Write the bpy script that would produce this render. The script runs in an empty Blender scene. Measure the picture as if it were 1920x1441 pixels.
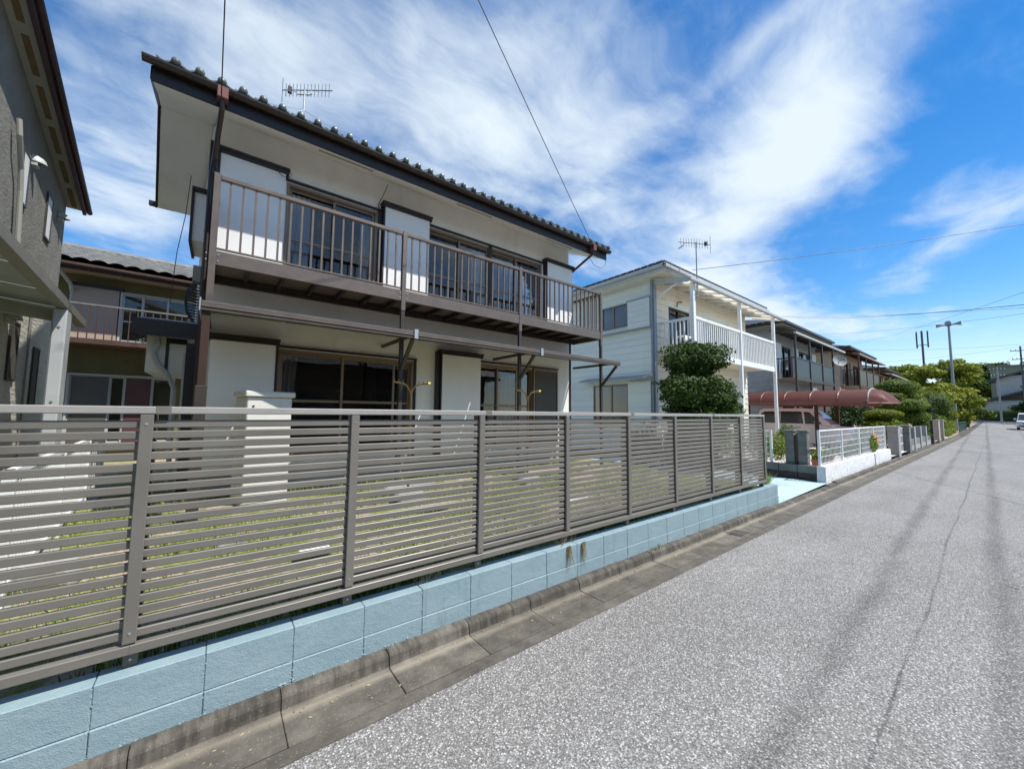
import bpy, bmesh, math, random
import numpy as np
from mathutils import Matrix, Vector
R = math.radians
random.seed(7); rng = np.random.default_rng(7)
SC = bpy.context.scene
COL = SC.collection

# ------------------------------------------------------------------ camera
YAW, PITCH, ROLL = R(37.685), R(4.345), R(0.539)
fw = Vector((math.sin(YAW)*math.cos(PITCH), math.cos(YAW)*math.cos(PITCH), math.sin(PITCH)))
rt = Vector((math.cos(YAW), -math.sin(YAW), 0)); up = rt.cross(fw)
r2 = rt*math.cos(ROLL)+up*math.sin(ROLL); u2 = -rt*math.sin(ROLL)+up*math.cos(ROLL)
cam_d = bpy.data.cameras.new('camera'); cam_d.sensor_width = 36; cam_d.lens = 710.354/1920*36
cam_d.clip_start = 0.05; cam_d.clip_end = 3000
cam = bpy.data.objects.new('camera', cam_d); COL.objects.link(cam)
m = Matrix((r2, u2, -fw)).transposed().to_4x4(); m.translation = (0, 0, 1.62)
cam.matrix_world = m
SC.camera = cam

# ------------------------------------------------------------------ light and sky
SUN_EL, SUN_AZ = R(58), R(36)          # azimuth: from -Y (the road side) towards +X
sdir = Vector((math.sin(SUN_AZ)*math.cos(SUN_EL), -math.cos(SUN_AZ)*math.cos(SUN_EL), math.sin(SUN_EL)))
sl = bpy.data.lights.new('sun', 'SUN'); sl.energy = 4.3; sl.angle = R(0.53); sl.color = (1, .955, .88)
sun = bpy.data.objects.new('sun', sl); COL.objects.link(sun)
sun.rotation_euler = sdir.to_track_quat('Z', 'Y').to_euler(); sun.location = (5, -8, 20)

SC.render.engine = 'CYCLES'
SC.cycles.use_denoising = True
SC.cycles.max_bounces = 8; SC.cycles.transparent_max_bounces = 12
SC.cycles.sample_clamp_indirect = 6
SC.view_settings.view_transform = 'Standard'; SC.view_settings.look = 'None'
SC.view_settings.exposure = 0.55; SC.view_settings.gamma = 1

world = bpy.data.worlds.new('World'); SC.world = world; world.use_nodes = True
def build_sky():
    nt = world.node_tree; N = nt.nodes; L = nt.links; N.clear()
    def nd(t, **k):
        n = N.new(t)
        for a, v in k.items(): setattr(n, a, v)
        return n
    def math_(op, a, b=None, clamp=False):
        n = nd('ShaderNodeMath', operation=op); n.use_clamp = clamp
        for i, s in enumerate((a, b)):
            if s is None: continue
            if isinstance(s, (int, float)): n.inputs[i].default_value = s
            else: L.new(s, n.inputs[i])
        return n.outputs[0]
    def vm(op, a, b=None, sc=None):
        n = nd('ShaderNodeVectorMath', operation=op)
        for i, s in enumerate((a, b)):
            if s is None: continue
            if isinstance(s, (tuple, list)): n.inputs[i].default_value = s
            else: L.new(s, n.inputs[i])
        if sc is not None:
            if isinstance(sc, (int, float)): n.inputs['Scale'].default_value = sc
            else: L.new(sc, n.inputs['Scale'])
        return n.outputs['Value'] if op in ('DOT_PRODUCT', 'LENGTH') else n.outputs[0]
    sky = nd('ShaderNodeTexSky', sky_type='NISHITA', sun_disc=False, sun_elevation=SUN_EL,
             sun_rotation=R(144), altitude=50, air_density=1.0, dust_density=.0, ozone_density=2.5)
    tc = nd('ShaderNodeTexCoord')
    d = vm('NORMALIZE', tc.outputs['Generated'])
    sep = nd('ShaderNodeSeparateXYZ'); L.new(d, sep.inputs[0])
    inv = math_('DIVIDE', 1.0, math_('ADD', math_('MAXIMUM', sep.outputs[2], 0.0), .12))
    flat = vm('MULTIPLY', d, (1, 1, 0))
    p = vm('SCALE', flat, sc=inv)                       # position on a flat cloud layer
    # domain warp
    w1 = nd('ShaderNodeTexNoise'); w1.inputs['Scale'].default_value = 1.6; w1.inputs['Detail'].default_value = 4
    L.new(p, w1.inputs['Vector'])
    wv = vm('SCALE', vm('SUBTRACT', w1.outputs['Color'], (.5, .5, .5)), sc=.40)
    q = vm('ADD', p, wv)
    # wisps drawn out along the wind
    mp = nd('ShaderNodeMapping'); mp.inputs['Rotation'].default_value = (0, 0, R(-37)); mp.inputs['Scale'].default_value = (1.1, 3.6, 1)
    L.new(q, mp.inputs[0])
    fib = nd('ShaderNodeTexNoise'); fib.inputs['Scale'].default_value = 1.5; fib.inputs['Detail'].default_value = 7; fib.inputs['Roughness'].default_value = .62
    L.new(mp.outputs[0], fib.inputs['Vector'])
    puf = nd('ShaderNodeTexNoise'); puf.inputs['Scale'].default_value = 2.6; puf.inputs['Detail'].default_value = 6; puf.inputs['Roughness'].default_value = .55
    L.new(q, puf.inputs['Vector'])
    # where the cloud banks lie on the layer: centre, two rows of the ellipse matrix, weight
    banks = [(0.363,0.964, 1.695,-0.383, 1.265,2.432, 0.72),(0.934,0.859, 1.694,-0.925, 1.056,2.553, 0.62),
     (-0.439,1.831, 3.700,1.168, -0.079,1.439, 0.62),(0.097,0.922, 3.452,-0.869, 5.013,8.090, 0.30),
     (1.412,0.438, -0.406,-2.108, 3.2,-3.7, 1.05),(1.275,0.275, -1.083,-4.369, 5.147,-6.960, 0.60),
     (2.012,1.087, 1.115,-1.601, 0.710,2.095, 1.10),(2.317,0.068, -0.487,-3.416, 3.135,-5.873, 0.80),
     (1.933,0.121, -1.368,-9.430, 6.070,-8.637, 0.50),(3.590,0.314, 0.163,-1.614, 1.800,2.148, 0.75),
     (2.935,0.826, 0.952,-2.921, 1.024,3.258, 0.70),(0.918,0.273, -1.638,-10.255, 26.239,-2.097, 0.50),
     (0.499,0.618, 5.376,-2.198, 5.522,10.826, 0.50),(-0.174,1.991, 3.830,0.518, -0.137,2.236, 0.72),
     (-1.6,-.8, .7,.3,-.3,.8,.8),(.6,-1.9,.8,.2,-.2,.9,.8),(-2.2,1.2,.8,-.3,.3,.9,.8),(2.6,-1.6,.7,.4,-.5,1.1,.8)]
    tot = None
    wq = vm('ADD', p, vm('SCALE', wv, sc=.6))
    for cx, cy, a, b, c, e, w in banks:
        o = vm('SUBTRACT', wq, (cx, cy, 0))
        s1 = vm('DOT_PRODUCT', o, (a, b, 0)); s2 = vm('DOT_PRODUCT', o, (c, e, 0))
        r = math_('ADD', math_('MULTIPLY', s1, s1), math_('MULTIPLY', s2, s2))
        g = math_('MULTIPLY', math_('POWER', 2.718, math_('MULTIPLY', r, -.8)), w)
        tot = g if tot is None else math_('ADD', tot, g)
    tex = math_('ADD', math_('MULTIPLY', fib.outputs['Fac'], .65), math_('MULTIPLY', puf.outputs['Fac'], 1.13))
    den = math_('ADD', math_('MULTIPLY', tot, .85), math_('MULTIPLY', math_('SUBTRACT', tex, .88), 1.45))
    mr = nd('ShaderNodeMapRange', interpolation_type='SMOOTHSTEP'); mr.inputs['From Min'].default_value = .20; mr.inputs['From Max'].default_value = 1.40; mr.inputs['To Max'].default_value = .96
    L.new(den, mr.inputs[0])
    # the haze towards the horizon hides cloud shapes
    hz = nd('ShaderNodeMapRange'); hz.inputs['From Min'].default_value = .0; hz.inputs['From Max'].default_value = .10
    L.new(sep.outputs[2], hz.inputs[0])
    hz2 = nd('ShaderNodeMapRange', interpolation_type='SMOOTHSTEP'); hz2.inputs['From Min'].default_value = .0; hz2.inputs['From Max'].default_value = .24; hz2.inputs['To Min'].default_value = .62; hz2.inputs['To Max'].default_value = 0
    L.new(sep.outputs[2], hz2.inputs[0])
    fac = math_('MAXIMUM', math_('MULTIPLY', mr.outputs[0], hz.outputs[0]), hz2.outputs[0])
    hsv = nd('ShaderNodeHueSaturation'); hsv.inputs['Saturation'].default_value = 1.36; hsv.inputs['Hue'].default_value = .502; hsv.inputs['Value'].default_value = 1.20
    L.new(sky.outputs[0], hsv.inputs['Color'])
    mx = nd('ShaderNodeMix', data_type='RGBA'); L.new(fac, mx.inputs[0]); L.new(hsv.outputs[0], mx.inputs[6])
    mx.inputs[7].default_value = (5.9, 6.65, 7.25, 1)
    bg = nd('ShaderNodeBackground'); bg.inputs['Strength'].default_value = .10
    L.new(mx.outputs[2], bg.inputs[0])
    out = nd('ShaderNodeOutputWorld'); L.new(bg.outputs[0], out.inputs[0])
build_sky()

# ------------------------------------------------------------------ helpers
WM = {}                                   # world matrix of every object made here
def link(o, parent=None, local=False, M=None):
    COL.objects.link(o)
    M = M if M is not None else Matrix.Identity(4)
    if parent is not None:
        o.parent = parent
        if local:
            o.matrix_basis = M; WM[o.name] = WM[parent.name] @ M
        else:
            o.matrix_parent_inverse = WM[parent.name].inverted(); o.matrix_basis = M; WM[o.name] = M
    else:
        o.matrix_basis = M; WM[o.name] = M
    return o
def tag(o, label=None, cat=None, group=None, kind=None):
    for k, v in (('label', label), ('category', cat), ('group', group), ('kind', kind)):
        if v: o[k] = v
    return o
def thing(name, label, cat, loc=(0, 0, 0), rz=0, group=None):
    o = bpy.data.objects.new(name, None); o.empty_display_size = .3
    link(o, M=Matrix.Translation(loc) @ Matrix.Rotation(rz, 4, 'Z'))
    return tag(o, label, cat, group)
def inst(name, me, parent, loc=(0, 0, 0), rz=0, local=False, rot=None, sc=None):
    o = bpy.data.objects.new(name, me)
    M = Matrix.Translation(loc) @ (rot.to_4x4() if rot is not None else Matrix.Rotation(rz, 4, 'Z'))
    if sc: M = M @ Matrix.Diagonal((*sc, 1))
    return link(o, parent, local, M)
class MB:
    def __init__(s): s.v = []; s.f = []
    def add(s, vs, fs):
        n = len(s.v); s.v += [tuple(v) for v in vs]; s.f += [tuple(i+n for i in f) for f in fs]; return s
    def box(s, x0, x1, y0, y1, z0, z1):
        return s.add([(x0,y0,z0),(x1,y0,z0),(x1,y1,z0),(x0,y1,z0),(x0,y0,z1),(x1,y0,z1),(x1,y1,z1),(x0,y1,z1)],
                     [(0,3,2,1),(4,5,6,7),(0,1,5,4),(1,2,6,5),(2,3,7,6),(3,0,4,7)])
    def bar(s, a, b, w, h=None, upv=(0, 0, 1)):
        """square bar from a to b, w across, h along upv"""
        a = Vector(a); b = Vector(b); h = h or w; d = (b-a).normalized(); u = Vector(upv)
        if abs(d.dot(u)) > .98: u = Vector((0, 1, 0))
        sd = d.cross(u).normalized(); u = sd.cross(d).normalized()
        vs = [p+sd*(i*w/2)+u*(j*h/2) for p in (a, b) for i, j in ((-1,-1),(1,-1),(1,1),(-1,1))]
        return s.add(vs, [(0,1,2,3),(7,6,5,4),(0,4,5,1),(1,5,6,2),(2,6,7,3),(3,7,4,0)])
    def tube(s, pts, r, n=8, caps=True):
        pts = [Vector(p) for p in pts]; rings = []
        rr = r if isinstance(r, (list, tuple)) else [r]*len(pts)
        ref = None; base = len(s.v); vs = []; fs = []
        for i, p in enumerate(pts):
            d = (pts[min(i+1, len(pts)-1)]-pts[max(i-1, 0)]).normalized()
            if ref is None:
                ref = Vector((0, 0, 1)) if abs(d.z) < .9 else Vector((0, 1, 0))
            a = d.cross(ref).normalized(); b = a.cross(d).normalized(); ref = b
            for k in range(n):
                t = 2*math.pi*k/n; vs.append(p+(a*math.cos(t)+b*math.sin(t))*rr[i])
        for i in range(len(pts)-1):
            for k in range(n):
                fs.append((i*n+k, i*n+(k+1) % n, (i+1)*n+(k+1) % n, (i+1)*n+k))
        if caps:
            fs.append(tuple(range(n))[::-1]); fs.append(tuple(range((len(pts)-1)*n, len(pts)*n)))
        return s.add(vs, fs)
    def prism(s, poly, axis, a, b):
        """polygon in the two other axes (in order) pushed from a to b along axis"""
        n = len(poly)
        def P(t, q):
            return {'x': (t, q[0], q[1]), 'y': (q[0], t, q[1]), 'z': (q[0], q[1], t)}[axis]
        vs = [P(a, q) for q in poly]+[P(b, q) for q in poly]
        fs = [tuple(range(n))[::-1], tuple(range(n, 2*n))]+[(i, (i+1) % n, n+(i+1) % n, n+i) for i in range(n)]
        return s.add(vs, fs)
    def mesh(s, name, mat, bevel=0, smooth=False, seg=1):
        me = bpy.data.meshes.new(name); me.from_pydata(s.v, [], s.f)
        bm = bmesh.new(); bm.from_mesh(me)
        bmesh.ops.recalc_face_normals(bm, faces=bm.faces)
        if bevel:
            es = [e for e in bm.edges if len(e.link_faces) == 2 and e.calc_face_angle(0) > .5]
            bmesh.ops.bevel(bm, geom=es, offset=bevel, segments=seg, affect='EDGES', profile=.6)
        bm.to_mesh(me); bm.free()
        if smooth:
            me.polygons.foreach_set('use_smooth', [True]*len(me.polygons))
        if mat: me.materials.append(mat)
        return me
    def build(s, name, mat, parent=None, bevel=0, smooth=False, local=False, seg=1, M=None):
        return link(bpy.data.objects.new(name, s.mesh(name, mat, bevel, smooth, seg)), parent, local, M)
def box(name, mat, parent, *a, bevel=0, local=False):
    return MB().box(*a).build(name, mat, parent, bevel, local=local)

def wall_grid(mb, a0, a1, z0, z1, t0, t1, opens, axis='x'):
    """wall in a-z with thickness t0..t1 and rectangular openings (a0,a1,z0,z1); only outer and jamb faces"""
    xs = sorted({a0, a1, *[o[0] for o in opens], *[o[1] for o in opens]})
    zs = sorted({z0, z1, *[o[2] for o in opens], *[o[3] for o in opens]})
    nx, nz = len(xs)-1, len(zs)-1
    def solid(i, j):
        if not (0 <= i < nx and 0 <= j < nz): return False
        cx, cz = (xs[i]+xs[i+1])/2, (zs[j]+zs[j+1])/2
        return not any(o[0] < cx < o[1] and o[2] < cz < o[3] for o in opens)
    def P(a, t, z): return (a, t, z) if axis == 'x' else (t, a, z)
    for i in range(nx):
        for j in range(nz):
            if not solid(i, j): continue
            A, B, C, D = xs[i], xs[i+1], zs[j], zs[j+1]
            for t in (t0, t1): mb.add([P(A,t,C), P(B,t,C), P(B,t,D), P(A,t,D)], [(0,1,2,3)])
            for cond, q in ((solid(i-1,j), [(A,C),(A,D)]), (solid(i+1,j), [(B,C),(B,D)]), (solid(i,j-1), [(A,C),(B,C)]), (solid(i,j+1), [(A,D),(B,D)])):
                if not cond:
                    (u0, v0), (u1, v1) = q
                    mb.add([P(u0,t0,v0), P(u1,t0,v1), P(u1,t1,v1), P(u0,t1,v0)], [(0,1,2,3)])
    return mb

# ------------------------------------------------------------------ materials
def nt_of(name):
    mt = bpy.data.materials.new(name); mt.use_nodes = True
    nt = mt.node_tree; return mt, nt, nt.nodes['Principled BSDF'], nt.nodes['Material Output']
def N_(nt, t, **k):
    n = nt.nodes.new(t)
    for a, v in k.items():
        if a == 'inp':
            for kk, vv in v.items(): n.inputs[kk].default_value = vv
        else: setattr(n, a, v)
    return n
def ramp(nt, src, stops):
    r = N_(nt, 'ShaderNodeValToRGB'); e = r.color_ramp.elements
    while len(e) < len(stops): e.new(.5)
    for i, (p, c) in enumerate(stops):
        e[i].position = p; e[i].color = (*c, 1) if len(c) == 3 else c
    nt.links.new(src, r.inputs[0]); return r.outputs[0]
def pos(nt, scale=None):
    g = N_(nt, 'ShaderNodeNewGeometry'); o = g.outputs['Position']
    if scale:
        mp = N_(nt, 'ShaderNodeMapping'); mp.inputs['Scale'].default_value = scale; nt.links.new(o, mp.inputs[0]); o = mp.outputs[0]
    return o
def noise(nt, vec, sc, det=4, rough=.5):
    n = N_(nt, 'ShaderNodeTexNoise', inp={'Scale': sc, 'Detail': det, 'Roughness': rough}); nt.links.new(vec, n.inputs['Vector']); return n.outputs['Fac']
def mixc(nt, fac, a, b, blend='MIX'):
    m_ = N_(nt, 'ShaderNodeMix', data_type='RGBA', blend_type=blend)
    for i, s in ((0, fac), (6, a), (7, b)):
        if isinstance(s, (int, float)): m_.inputs[i].default_value = s
        elif isinstance(s, tuple): m_.inputs[i].default_value = (*s, 1)
        else: nt.links.new(s, m_.inputs[i])
    return m_.outputs[2]
def bump(nt, bs, h, strength, dist):
    b = N_(nt, 'ShaderNodeBump', inp={'Strength': strength, 'Distance': dist}); nt.links.new(h, b.inputs['Height'])
    nt.links.new(b.outputs[0], bs.inputs['Normal'])
def mathn(nt, op, a, b=None):
    n = N_(nt, 'ShaderNodeMath', operation=op)
    for i, s in enumerate((a, b)):
        if s is None: continue
        if isinstance(s, (int, float)): n.inputs[i].default_value = s
        else: nt.links.new(s, n.inputs[i])
    return n.outputs[0]

def basic(name, c, rough=.6, var=.12, sc=6, bs_=0, bd=.004, bsc=60, metal=0, dirt=None, stretch=None, piece=0.0, spec=.5):
    """painted or raw surface: blotchy tone, optional dirt and fine relief"""
    mt, nt, b, o = nt_of(name)
    p = pos(nt, stretch)
    f = noise(nt, p, sc, 5, .6)
    lo = tuple(x*(1-var) for x in c); hi = tuple(min(1, x*(1+var)) for x in c)
    col = ramp(nt, f, [(.3, lo), (.7, hi)])
    if dirt:
        d = noise(nt, pos(nt, (1, 1, .35)), dirt[1], 6, .65)
        col = mixc(nt, ramp(nt, d, [(dirt[2], (0,0,0)), (dirt[2]+.2, (dirt[3],)*3)]), col, dirt[0])
    if piece:
        oi = N_(nt, 'ShaderNodeObjectInfo')
        k = mathn(nt, 'ADD', mathn(nt, 'MULTIPLY', oi.outputs['Random'], 2*piece), 1-piece)
        hs = N_(nt, 'ShaderNodeHueSaturation'); nt.links.new(k, hs.inputs['Value']); nt.links.new(col, hs.inputs['Color']); col = hs.outputs[0]
    nt.links.new(col, b.inputs['Base Color'])
    b.inputs['Metallic'].default_value = metal; b.inputs['Specular IOR Level'].default_value = spec
    nt.links.new(ramp(nt, f, [(.3, (rough*.85,)*3), (.7, (min(1, rough*1.15),)*3)]), b.inputs['Roughness'])
    if bs_: bump(nt, b, noise(nt, pos(nt, stretch), bsc, 4, .6), bs_, bd)
    return mt
M = {}
M['white_stucco'] = basic('white_stucco', (.82,.81,.775), .85, .05, 2, .55, .004, 90, dirt=((.42,.40,.36), 1.7, .56, .28))
M['white_panel'] = basic('white_panel', (.80,.80,.79), .55, .03, 3, .15, .002, 120, dirt=((.5,.49,.46), 2.5, .6, .2))
M['soffit'] = basic('soffit', (.80,.785,.73), .8, .05, 3, .2, .002, 60)
M['dark_trim'] = basic('dark_trim', (.022,.016,.014), .45, .25, 8, .1, .001, 80)
M['gutter'] = basic('gutter', (.032,.020,.017), .4, .3, 5)
M['red_trim'] = basic('red_trim', (.17,.060,.046), .5, .25, 9)
M['bronze'] = basic('bronze', (.150,.120,.098), .42, .10, 5, metal=.25)
M['bronze_dark'] = basic('bronze_dark', (.055,.046,.040), .45, .15, 5, metal=.2)
M['sash'] = basic('sash', (.23,.165,.115), .4, .08, 5, metal=.3)
M['deck'] = basic('deck', (.30,.26,.21), .7, .12, 6, stretch=(8, 1, 1))
M['roof_tile'] = basic('roof_tile', (.10,.125,.115), .38, .25, 9, .2, .003, 50, dirt=((.30,.32,.29), 6, .52, .6), piece=.22)
M['grey_tile'] = basic('grey_tile', (.20,.195,.18), .45, .22, 5, .2, .003, 50, dirt=((.36,.35,.31), 3, .5, .7))
M['dark_roof'] = basic('dark_roof', (.045,.05,.055), .55, .25, 3, .2, .01, 12)
M['fence'] = basic('fence_metal', (.178,.166,.144), .42, .08, 3, metal=.1, piece=.05, dirt=((.23,.22,.195), 5, .62, .25))
M['fence_post'] = basic('fence_post_metal', (.118,.107,.095), .42, .06, 3, metal=.1)
M['rail_metal'] = basic('rail_metal', (.38,.365,.335), .38, .05, 3, metal=.2)
M['foundation'] = basic('foundation', (.36,.35,.33), .9, .12, 3, .4, .004, 40)
M['white_paint'] = basic('white_paint', (.80,.81,.80), .45, .03, 4, dirt=((.55,.54,.5), 4, .6, .3))
M['galv'] = basic('galvanised', (.46,.48,.49), .4, .12, 9, metal=.6)
M['grey_wall'] = basic('grey_wall', (.205,.20,.18), .95, .16, 3, .9, .014, 24, dirt=((.08,.08,.07), 1.2, .52, .5))
M['beige_soffit'] = basic('beige_soffit', (.31,.305,.26), .8, .08, 4)
M['slot'] = basic('slot_wood', (.14,.095,.05), .8, .2, 6)
M['maroon'] = basic('maroon_trim', (.045,.022,.026), .45, .25, 6)
M['carport_steel'] = basic('carport_steel', (.40,.415,.42), .5, .06, 3)
M['carport_under'] = basic('carport_under', (.30,.34,.345), .5, .08, 3)
M['carport_beam'] = basic('carport_beam', (.19,.18,.155), .5, .08, 5)
M['ochre_wall'] = basic('ochre_wall', (.20,.165,.075), .95, .12, 3, .4, .004, 60, dirt=((.14,.07,.03), .9, .5, .5))
M['salmon_panel'] = basic('salmon_panel', (.42,.32,.26), .7, .06, 4)
M['shutter_dark'] = basic('shutter_dark', (.10,.095,.085), .6, .1, 4)
M['shutter_red'] = basic('shutter_red', (.10,.045,.045), .6, .1, 4)
M['siding'] = basic('siding_board', (.70,.755,.715), .6, .04, 3, .25, .002, 70, dirt=((.50,.53,.48), 1.6, .58, .3), stretch=(1, 1, 3), piece=.05)
M['cream'] = basic('cream_siding', (.74,.70,.59), .65, .05, 3, .2, .002, 60, piece=.04)
M['grey_siding'] = basic('grey_siding', (.33,.35,.365), .65, .08, 3, .2, .002, 60, piece=.05)
M['slate_trim'] = basic('slate_trim', (.30,.335,.37), .5, .08, 4)
M['pale_gutter'] = basic('pale_gutter', (.46,.475,.465), .45, .06, 4)
M['tan_wall'] = basic('tan_wall', (.46,.36,.26), .85, .10, 3, .2, .003, 40, dirt=((.2,.14,.09), 1.3, .55, .4))
M['brown_wood'] = basic('brown_wood', (.085,.045,.032), .6, .25, 5, stretch=(1, 1, .2))
M['rust_post'] = basic('rust_post', (.040,.019,.012), .75, .35, 7, stretch=(2, 2, .3))
M['concrete_post'] = basic('concrete_post', (.36,.355,.34), .85, .12, 4, .3, .003, 70)
M['grey_block'] = basic('grey_block', (.18,.185,.175), .9, .16, 6, .7, .006, 70, dirt=((.09,.10,.07), 2.5, .5, .7), piece=.12)
M['dark_stone'] = basic('dark_stone', (.07,.062,.052), .9, .4, 8, .8, .01, 30)
M['whitewash'] = basic('whitewash', (.76,.77,.765), .9, .06, 8, 1.0, .018, 17)
M['hedge_wood'] = basic('bark', (.10,.075,.052), .95, .3, 12, .8, .02, 26, stretch=(1, 1, .25))
M['tyre'] = basic('tyre_rubber', (.02,.02,.02), .85, .2, 20)
M['rim'] = basic('rim_alloy', (.42,.42,.43), .3, .05, 5, metal=.8)
M['black_plastic'] = basic('black_plastic', (.025,.025,.027), .4, .2, 9)
M['pole_grey'] = basic('pole_grey', (.27,.29,.31), .55, .1, 4)
M['pole_dark'] = basic('pole_dark', (.06,.065,.07), .6, .2, 4)
M['cable'] = basic('cable_rubber', (.03,.03,.032), .6, .1, 4)
M['brass'] = basic('brass', (.23,.155,.075), .35, .15, 20, metal=.8)
M['yellow_cap'] = basic('yellow_cap', (.72,.62,.05), .4, .05, 9)
M['cabinet'] = basic('cabinet_beige', (.66,.65,.61), .5, .03, 4, dirt=((.45,.43,.38), 3, .6, .3))
M['gable_stone'] = basic('far_wall', (.42,.42,.40), .85, .1, 2)
M['solar'] = basic('solar_panel', (.03,.045,.085), .25, .3, 2)
M['terracotta'] = basic('terracotta', (.45,.17,.09), .8, .15, 10)

def aggregate_mat():
    mt, nt, b, o = nt_of('worn_asphalt')
    p = pos(nt)
    v = N_(nt, 'ShaderNodeTexVoronoi', feature='F1', inp={'Scale': 94.0, 'Randomness': 1.0}); nt.links.new(p, v.inputs['Vector'])
    v2 = N_(nt, 'ShaderNodeTexVoronoi', feature='F1', inp={'Scale': 190.0}); nt.links.new(p, v2.inputs['Vector'])
    sep = N_(nt, 'ShaderNodeSeparateColor'); nt.links.new(v.outputs['Color'], sep.inputs[0])
    stone = ramp(nt, sep.outputs[0], [(0, (.17,.166,.156)), (.35, (.275,.269,.255)), (.7, (.395,.388,.369)), (1, (.66,.65,.625))])
    bind = ramp(nt, v.outputs['Distance'], [(.30, (1,1,1)), (.62, (0,0,0))])
    sep2 = N_(nt, 'ShaderNodeSeparateColor'); nt.links.new(v2.outputs['Color'], sep2.inputs[0])
    grit = ramp(nt, sep2.outputs[1], [(0, (.09,.088,.083)), (.8, (.225,.22,.209)), (1, (.40,.392,.374))])
    col = mixc(nt, bind, grit, stone)
    big = noise(nt, pos(nt, (.45, 1, 1)), .9, 5, .65)
    col = mixc(nt, .8, col, ramp(nt, big, [(.28, (.70,.69,.68)), (.72, (1.08,1.08,1.08))]), 'MULTIPLY')
    spot = ramp(nt, noise(nt, p, 5.5, 3, .6), [(.66, (0,0,0)), (.74, (.55,.55,.55))])
    col = mixc(nt, spot, col, mixc(nt, 1.0, col, (.68, .67, .66), 'MULTIPLY'))
    # longitudinal tyre bands and the paving seam, lines that wander slightly along X
    sx = N_(nt, 'ShaderNodeSeparateXYZ'); nt.links.new(p, sx.inputs[0])
    wob = mathn(nt, 'MULTIPLY', mathn(nt, 'SUBTRACT', noise(nt, pos(nt, (.30, 0, 0)), 1, 2), .5), .16)
    yy = mathn(nt, 'ADD', sx.outputs[1], wob)
    rag = mathn(nt, 'MULTIPLY', mathn(nt, 'SUBTRACT', noise(nt, p, 26, 3, .7), .5), .05)
    def band(y0, slope, half, dark, soft):
        nonlocal col
        yc = mathn(nt, 'ADD', mathn(nt, 'MULTIPLY', sx.outputs[0], slope), y0)
        dd = mathn(nt, 'ADD', mathn(nt, 'ABSOLUTE', mathn(nt, 'SUBTRACT', yy, yc)), rag)
        fac = ramp(nt, mathn(nt, 'DIVIDE', dd, half), [(soft, (1,1,1)), (1, (0,0,0))])
        nz = ramp(nt, noise(nt, pos(nt, (.5, 2, 1)), 1.4, 4, .7), [(.30, (.25,.25,.25)), (.62, (1,1,1))])
        k = mixc(nt, 1.0, fac, nz, 'MULTIPLY')
        col = mixc(nt, k, col, mixc(nt, 1.0, col, (dark,)*3, 'MULTIPLY'))
    band(.72, .024, .11, .62, .15)
    band(.45, .010, .013, .45, .3)
    band(.00, .018, .12, .58, .15)
    band(-.95, .0, .16, .75, .1); band(-1.6, .0, .02, .5, .3)
    # dark lines across the road, farther down
    for xs_, hw in ((27.9, .13), (34.5, .05), (45.5, .16), (52, .14)):
        dd = mathn(nt, 'ABSOLUTE', mathn(nt, 'SUBTRACT', mathn(nt, 'ADD', sx.outputs[0], wob), xs_))
        cut = mathn(nt, 'LESS_THAN', sx.outputs[1], 1.3)
        k = mathn(nt, 'MULTIPLY', ramp(nt, mathn(nt, 'DIVIDE', dd, hw), [(.5, (1,1,1)), (1, (0,0,0))]), cut)
        col = mixc(nt, k, col, (.075, .075, .075))
    # fine branching cracks
    cr = N_(nt, 'ShaderNodeTexVoronoi', feature='DISTANCE_TO_EDGE', inp={'Scale': .33}); 
    wv = N_(nt, 'ShaderNodeVectorMath', operation='ADD'); nz = N_(nt, 'ShaderNodeTexNoise', inp={'Scale': 2.5, 'Detail': 6.0})
    nt.links.new(p, nz.inputs['Vector']); nt.links.new(p, wv.inputs[0]); nt.links.new(nz.outputs['Color'], wv.inputs[1]); nt.links.new(wv.outputs[0], cr.inputs['Vector'])
    gate = ramp(nt, noise(nt, p, .22, 2), [(.55, (0,0,0)), (.62, (1,1,1))])
    ck = mixc(nt, 1.0, ramp(nt, cr.outputs['Distance'], [(.0, (1,1,1)), (.004, (0,0,0))]), gate, 'MULTIPLY')
    col = mixc(nt, ck, col, (.04, .04, .04))
    # dust and grime along the gutter
    gf = ramp(nt, mathn(nt, 'ADD', sx.outputs[1], mathn(nt, 'MULTIPLY', noise(nt, p, 3, 4), .5)), [(0, (0,0,0)), (.92, (0,0,0)), (1, (1,1,1))])
    nt.links.new(col, b.inputs['Base Color'])
    b.inputs['Roughness'].default_value = .82; b.inputs['Specular IOR Level'].default_value = .35
    h = mathn(nt, 'SUBTRACT', 1.0, v.outputs['Distance'])
    bump(nt, b, h, .45, .004)
    return mt
M['asphalt'] = aggregate_mat()

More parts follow.
